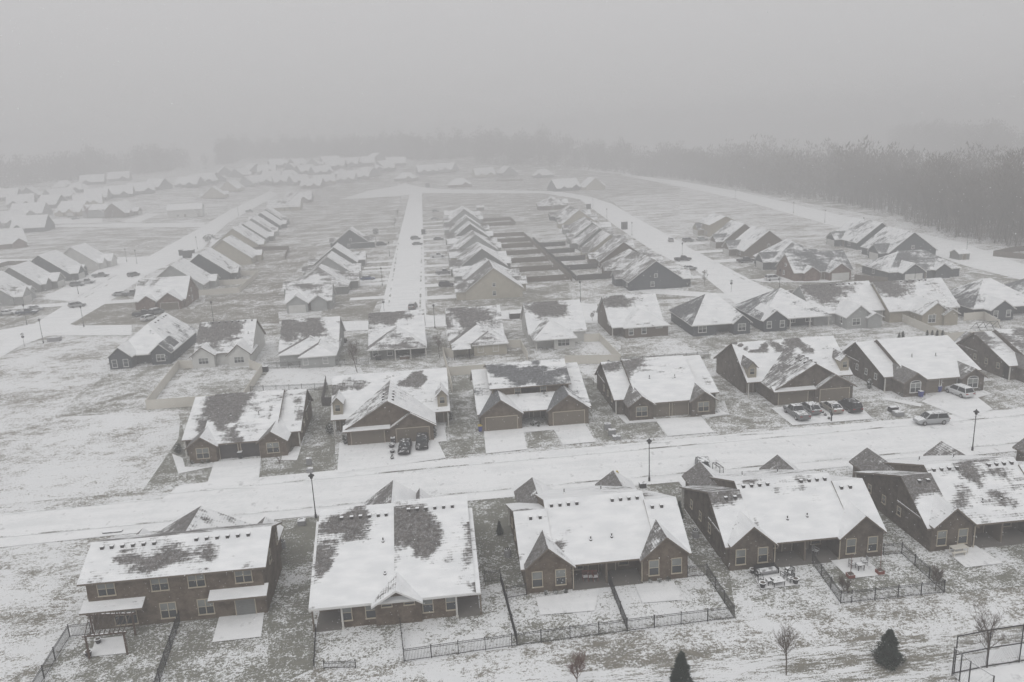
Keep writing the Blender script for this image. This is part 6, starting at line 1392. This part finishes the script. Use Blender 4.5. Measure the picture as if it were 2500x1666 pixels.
P4 = lambda a, b: g('v4', a, b)
sofa('snow covered patio sofa against the left rear gable wall', P4(822,1205), 5)
for a, b, ro, lb in [(742,1235,80,'patio chair left of the fire table, upper one'),(772,1278,75,'patio chair left of the fire table, lower one'),(985,1240,-160,'rocking patio chair right of the sofa'),(1045,1230,-60,'patio chair behind the small table'),(1045,1280,-75,'patio chair nearest the grass on the right side')]: chair_(lb, P4(a, b), ro)
table_('square dark fire table at the edge of the furnished patio', P4(922,1300), 5, 1.2, 1.0, .5); table_('small dark side table left of the fire table', P4(852,1300), 5, .6, .6, .5); table_('small side table between the right patio chairs', P4(1030,1205), 0, .6, .6, .6)
pot('dark pot at the lower left corner of the furnished patio', P4(790,1330), .35); pot('dark pot at the right edge of the furnished patio', P4(1090,1293), .35); pot('dark urn beside the snowy sofa', P4(698,1200), .3)
pot('red brick planter with bare stem, left one of two', P4(1590,1235), .33, 2.2, 'redbrick', True); pot('red brick planter with bare stem, right one of two', P4(1858,1200), .33, 2.2, 'redbrick', True)
chair_('wicker chair on the planter patio, left one', P4(1605,1150), 100, 'metal'); chair_('wicker chair on the planter patio, right one', P4(1715,1125), -100, 'metal'); table_('small table between the two wicker chairs', P4(1675,1165), 0, .7, .7, .6, 'black')
chair_('chair under the covered patio with a pale cushion', P4(1270,1030), 30, 'metal')
table_('pale green picnic table on the right hand patio', g('v5',1135,1185), 5, 1.7, .8, .75, 'vinyl', name='picnic_table')
r = empty('picnic_bench', *g('v5',1140,1212), .1, R(5)); tag(r, 'low bench in front of the pale picnic table', 'bench'); B = MB(); B.box(-.8,.8,-.15,.15,.38,.44); B.build('seat', M['vinyl'], r)
for s in (-1, 1): B = MB(); B.box(-.04,.04,-.12,.12,0,.38); B.build('leg', M['vinyl'], r, (s*.65,0,0))
for i, (a, lb) in enumerate([(855,'first cushioned chair from the left under the centre house patio roof'),(905,'second cushioned chair under the centre house patio roof'),(945,'third cushioned chair under the centre house patio roof')]): chair_(lb, g('v3',a,1080), 0, 'redbrick')
# pergola, far left yard
def pergola():
    c = [g('b2',a,b) for a, b in ((700,760),(1245,700),(1360,420),(760,440))]; X = c[0]; r = empty('pergola', *X); tag(r, 'brown timber pergola over the snowy patio at the far left', 'pergola')
    P = [Vector((p[0]-X[0], p[1]-X[1], 0)) for p in c]; h = Vector((0,0,2.35))
    for p in P: B = MB(); B.bar((0,0,0),(0,0,2.35), .15); B.build('post', M['timber'], r, p)
    B = MB(); B.bar(P[0]+h-(P[1]-P[0])*.08, P[1]+h+(P[1]-P[0])*.08, .16); B.build('beam', M['timber'], r); B = MB(); B.bar(P[3]+h-(P[2]-P[3])*.08, P[2]+h+(P[2]-P[3])*.08, .16); B.build('beam', M['timber'], r)
    for i in range(9):
        t = i/8; a = P[0].lerp(P[1], t)+h+Vector((0,0,.13)); b = P[3].lerp(P[2], t)+h+Vector((0,0,.13)); B = MB(); B.bar(a-(b-a)*.1, b+(b-a)*.1, .07); B.build('rafter', M['bark'], r)
    pot('dark pot at the lower left pergola post', g('b2',690,735), .35)
    pot('dark pot at the rear of the pergola patio', g('b2',830,545), .3)
pergola()
def gazebo():
    c = g('r2',1410,500); r = empty('gazebo', *c); tag(r, 'small dark gazebo with snow patched canopy at the tan house', 'gazebo'); 
    for sx in (-1, 1):
        for sy in (-1, 1): B = MB(); B.bar((0,0,0),(0,0,2.3), .12); B.build('post', M['black'], r, (sx*1.6, sy*1.4, 0))
    B = MB(); Roof(-2.0,2.0,-1.8,1.8,2.25,3.2,'x',.5,1.7,1.7,base={'s':.8,'nopatch':1,'w':.6},th=.1).emit(B, Vector((*c,0)), 0, 3, .4); B.build('canopy', [M['roof2'], M['black']], r)
gazebo()
def swing():
    c = [Vector((*g('r4',a,b),0)) for a, b in ((1800,400),(1990,385))]; r = empty('swing_set', c[0].x, c[0].y); tag(r, 'black metal swing frame lying in the fenced snowy yard', 'swing set')
    d = c[1]-c[0]; B = MB(); n = Vector((-d.y, d.x, 0)).normalized()*1.6
    for i in range(4):
        p = d*i/3; B.bar(p-n, p+Vector((0,0,1.7)), .07); B.bar(p+n, p+Vector((0,0,1.7)), .07)
    B.bar(Vector((0,0,1.7)), d+Vector((0,0,1.7)), .08); B.bar(-n+Vector((0,0,.1)), d-n+Vector((0,0,.1)), .06); B.bar(n+Vector((0,0,.1)), d+n+Vector((0,0,.1)), .06); B.build('frame', M['black'], r)
swing()
def ladder():
    a = Vector((*g('v4',335,250),0)); b = Vector((*g('v4',400,300),0)); r = empty('handrail', a.x, a.y, .1); tag(r, 'dark looped handrail on the snowy drive beyond the brick gable', 'rail'); d = b-a; n = Vector((-d.y,d.x,0)).normalized()*.5; B = MB()
    for s in (0, 1): B.bar(n*s+Vector((0,0,.9)), d+n*s+Vector((0,0,.9)), .06); B.bar(n*s, n*s+Vector((0,0,.9)), .06); B.bar(d+n*s, d+n*s+Vector((0,0,.9)), .06)
    for t in (0,.25,.5,.75,1): B.bar(d*t+Vector((0,0,.9)), d*t+n+Vector((0,0,.9)), .05)
    B.build('rail', M['black'], r)
ladder()
def shed(label, v, a, b, w_, d, rot=0):
    x, y = g(v, a, b); h = House(label, x, y+d/2, 0, 'grey', 'roof', 'trim_w', cat='shed', name='garden_shed', group='garden sheds', near=False, cell=1.5)
    q = h.R(-w_/2, w_/2, -d/2, d/2, 2.1, 3.2, 'x', .5, 0, 0, base={'s':.95,'nopatch':1}); h.block(q, .2); h.door('S', 0, -d/2+.2); h.done()
shed('small grey garden shed beside the corner brick house', 'F1', 1365, 1052, 5, 4); shed('small dark shed at the tan fenced square yard', 'm3', 918, 385, 5, 4); shed('little shed behind the white garaged dark house', 'm2', 1950, 430, 4, 5)
# grill and chairs on the grey porch
crate('grill', 'black grill on the back porch of the grey posted house', g('r2',650,520), (1.2,.6,1.0), 'dark_plastic', 'grill'); crate('storage_box', 'low pale bench box on the same grey porch', g('r2',890,512), (2.0,.8,.6), 'timber', 'storage box')
crate('trailer', 'dark parked trailer between the tan and white houses', g('r2',1905,140), (3.4,2.0,1.4), 'dark_plastic', 'trailer'); crate('storage_box', 'dark box by the cream fence corner of the white house', g('r1',1675,625), (1.1,.9,1.1), 'dark_plastic', 'storage box')
def flakes():
    rnd = random.Random(99); B = MB()
    for i in range(9000):
        d = 6+45*rnd.random()**.7; px, py = rnd.uniform(-100,2600), rnd.uniform(-100,1766)
        q = _f*FPX+_r2*(px-1250)-_u2*(py-833); q.normalize(); p = Vector((0,0,CAM_H))+q*d
        if p.z < .5: continue
        s = rnd.uniform(.004,.008)*(.6+d/30); a = Vector((rnd.gauss(0,1),rnd.gauss(0,1),rnd.gauss(0,1))).normalized(); b = a.orthogonal().normalized(); c = a.cross(b)
        v = [p+a*s, p-a*s, p+b*s, p-b*s, p+c*s, p-c*s]
        for i0, i1, i2 in ((0,2,4),(2,1,4),(1,3,4),(3,0,4),(2,0,5),(1,2,5),(3,1,5),(0,3,5)): B.face([v[i0], v[i1], v[i2]])
    o = B.build('falling_snow', M['flake']); tag(o, 'snowflakes drifting in the air', 'snow', kind='stuff')
kf = NT('snowflake'); M['flake'] = kf.col((.85,.86,.87), .9)
flakes()
# ================================================================ falling-snow haze
hb = MB(); hb.box(-2700, 2700, -60, 3300, -1.0, 68)
hz = hb.build('haze', [bpy.data.materials.new('haze_air')])
hm = hz.data.materials[0]; hm.use_nodes = True; t = hm.node_tree; t.nodes.clear()
pv = t.nodes.new('ShaderNodeVolumePrincipled'); ou = t.nodes.new('ShaderNodeOutputMaterial')
pv.inputs['Color'].default_value = (.775, .772, .782, 1); pv.inputs['Density'].default_value = .0021; pv.inputs['Anisotropy'].default_value = 0.0
t.links.new(pv.outputs[0], ou.inputs['Volume']); tag(hz, kind='stuff')
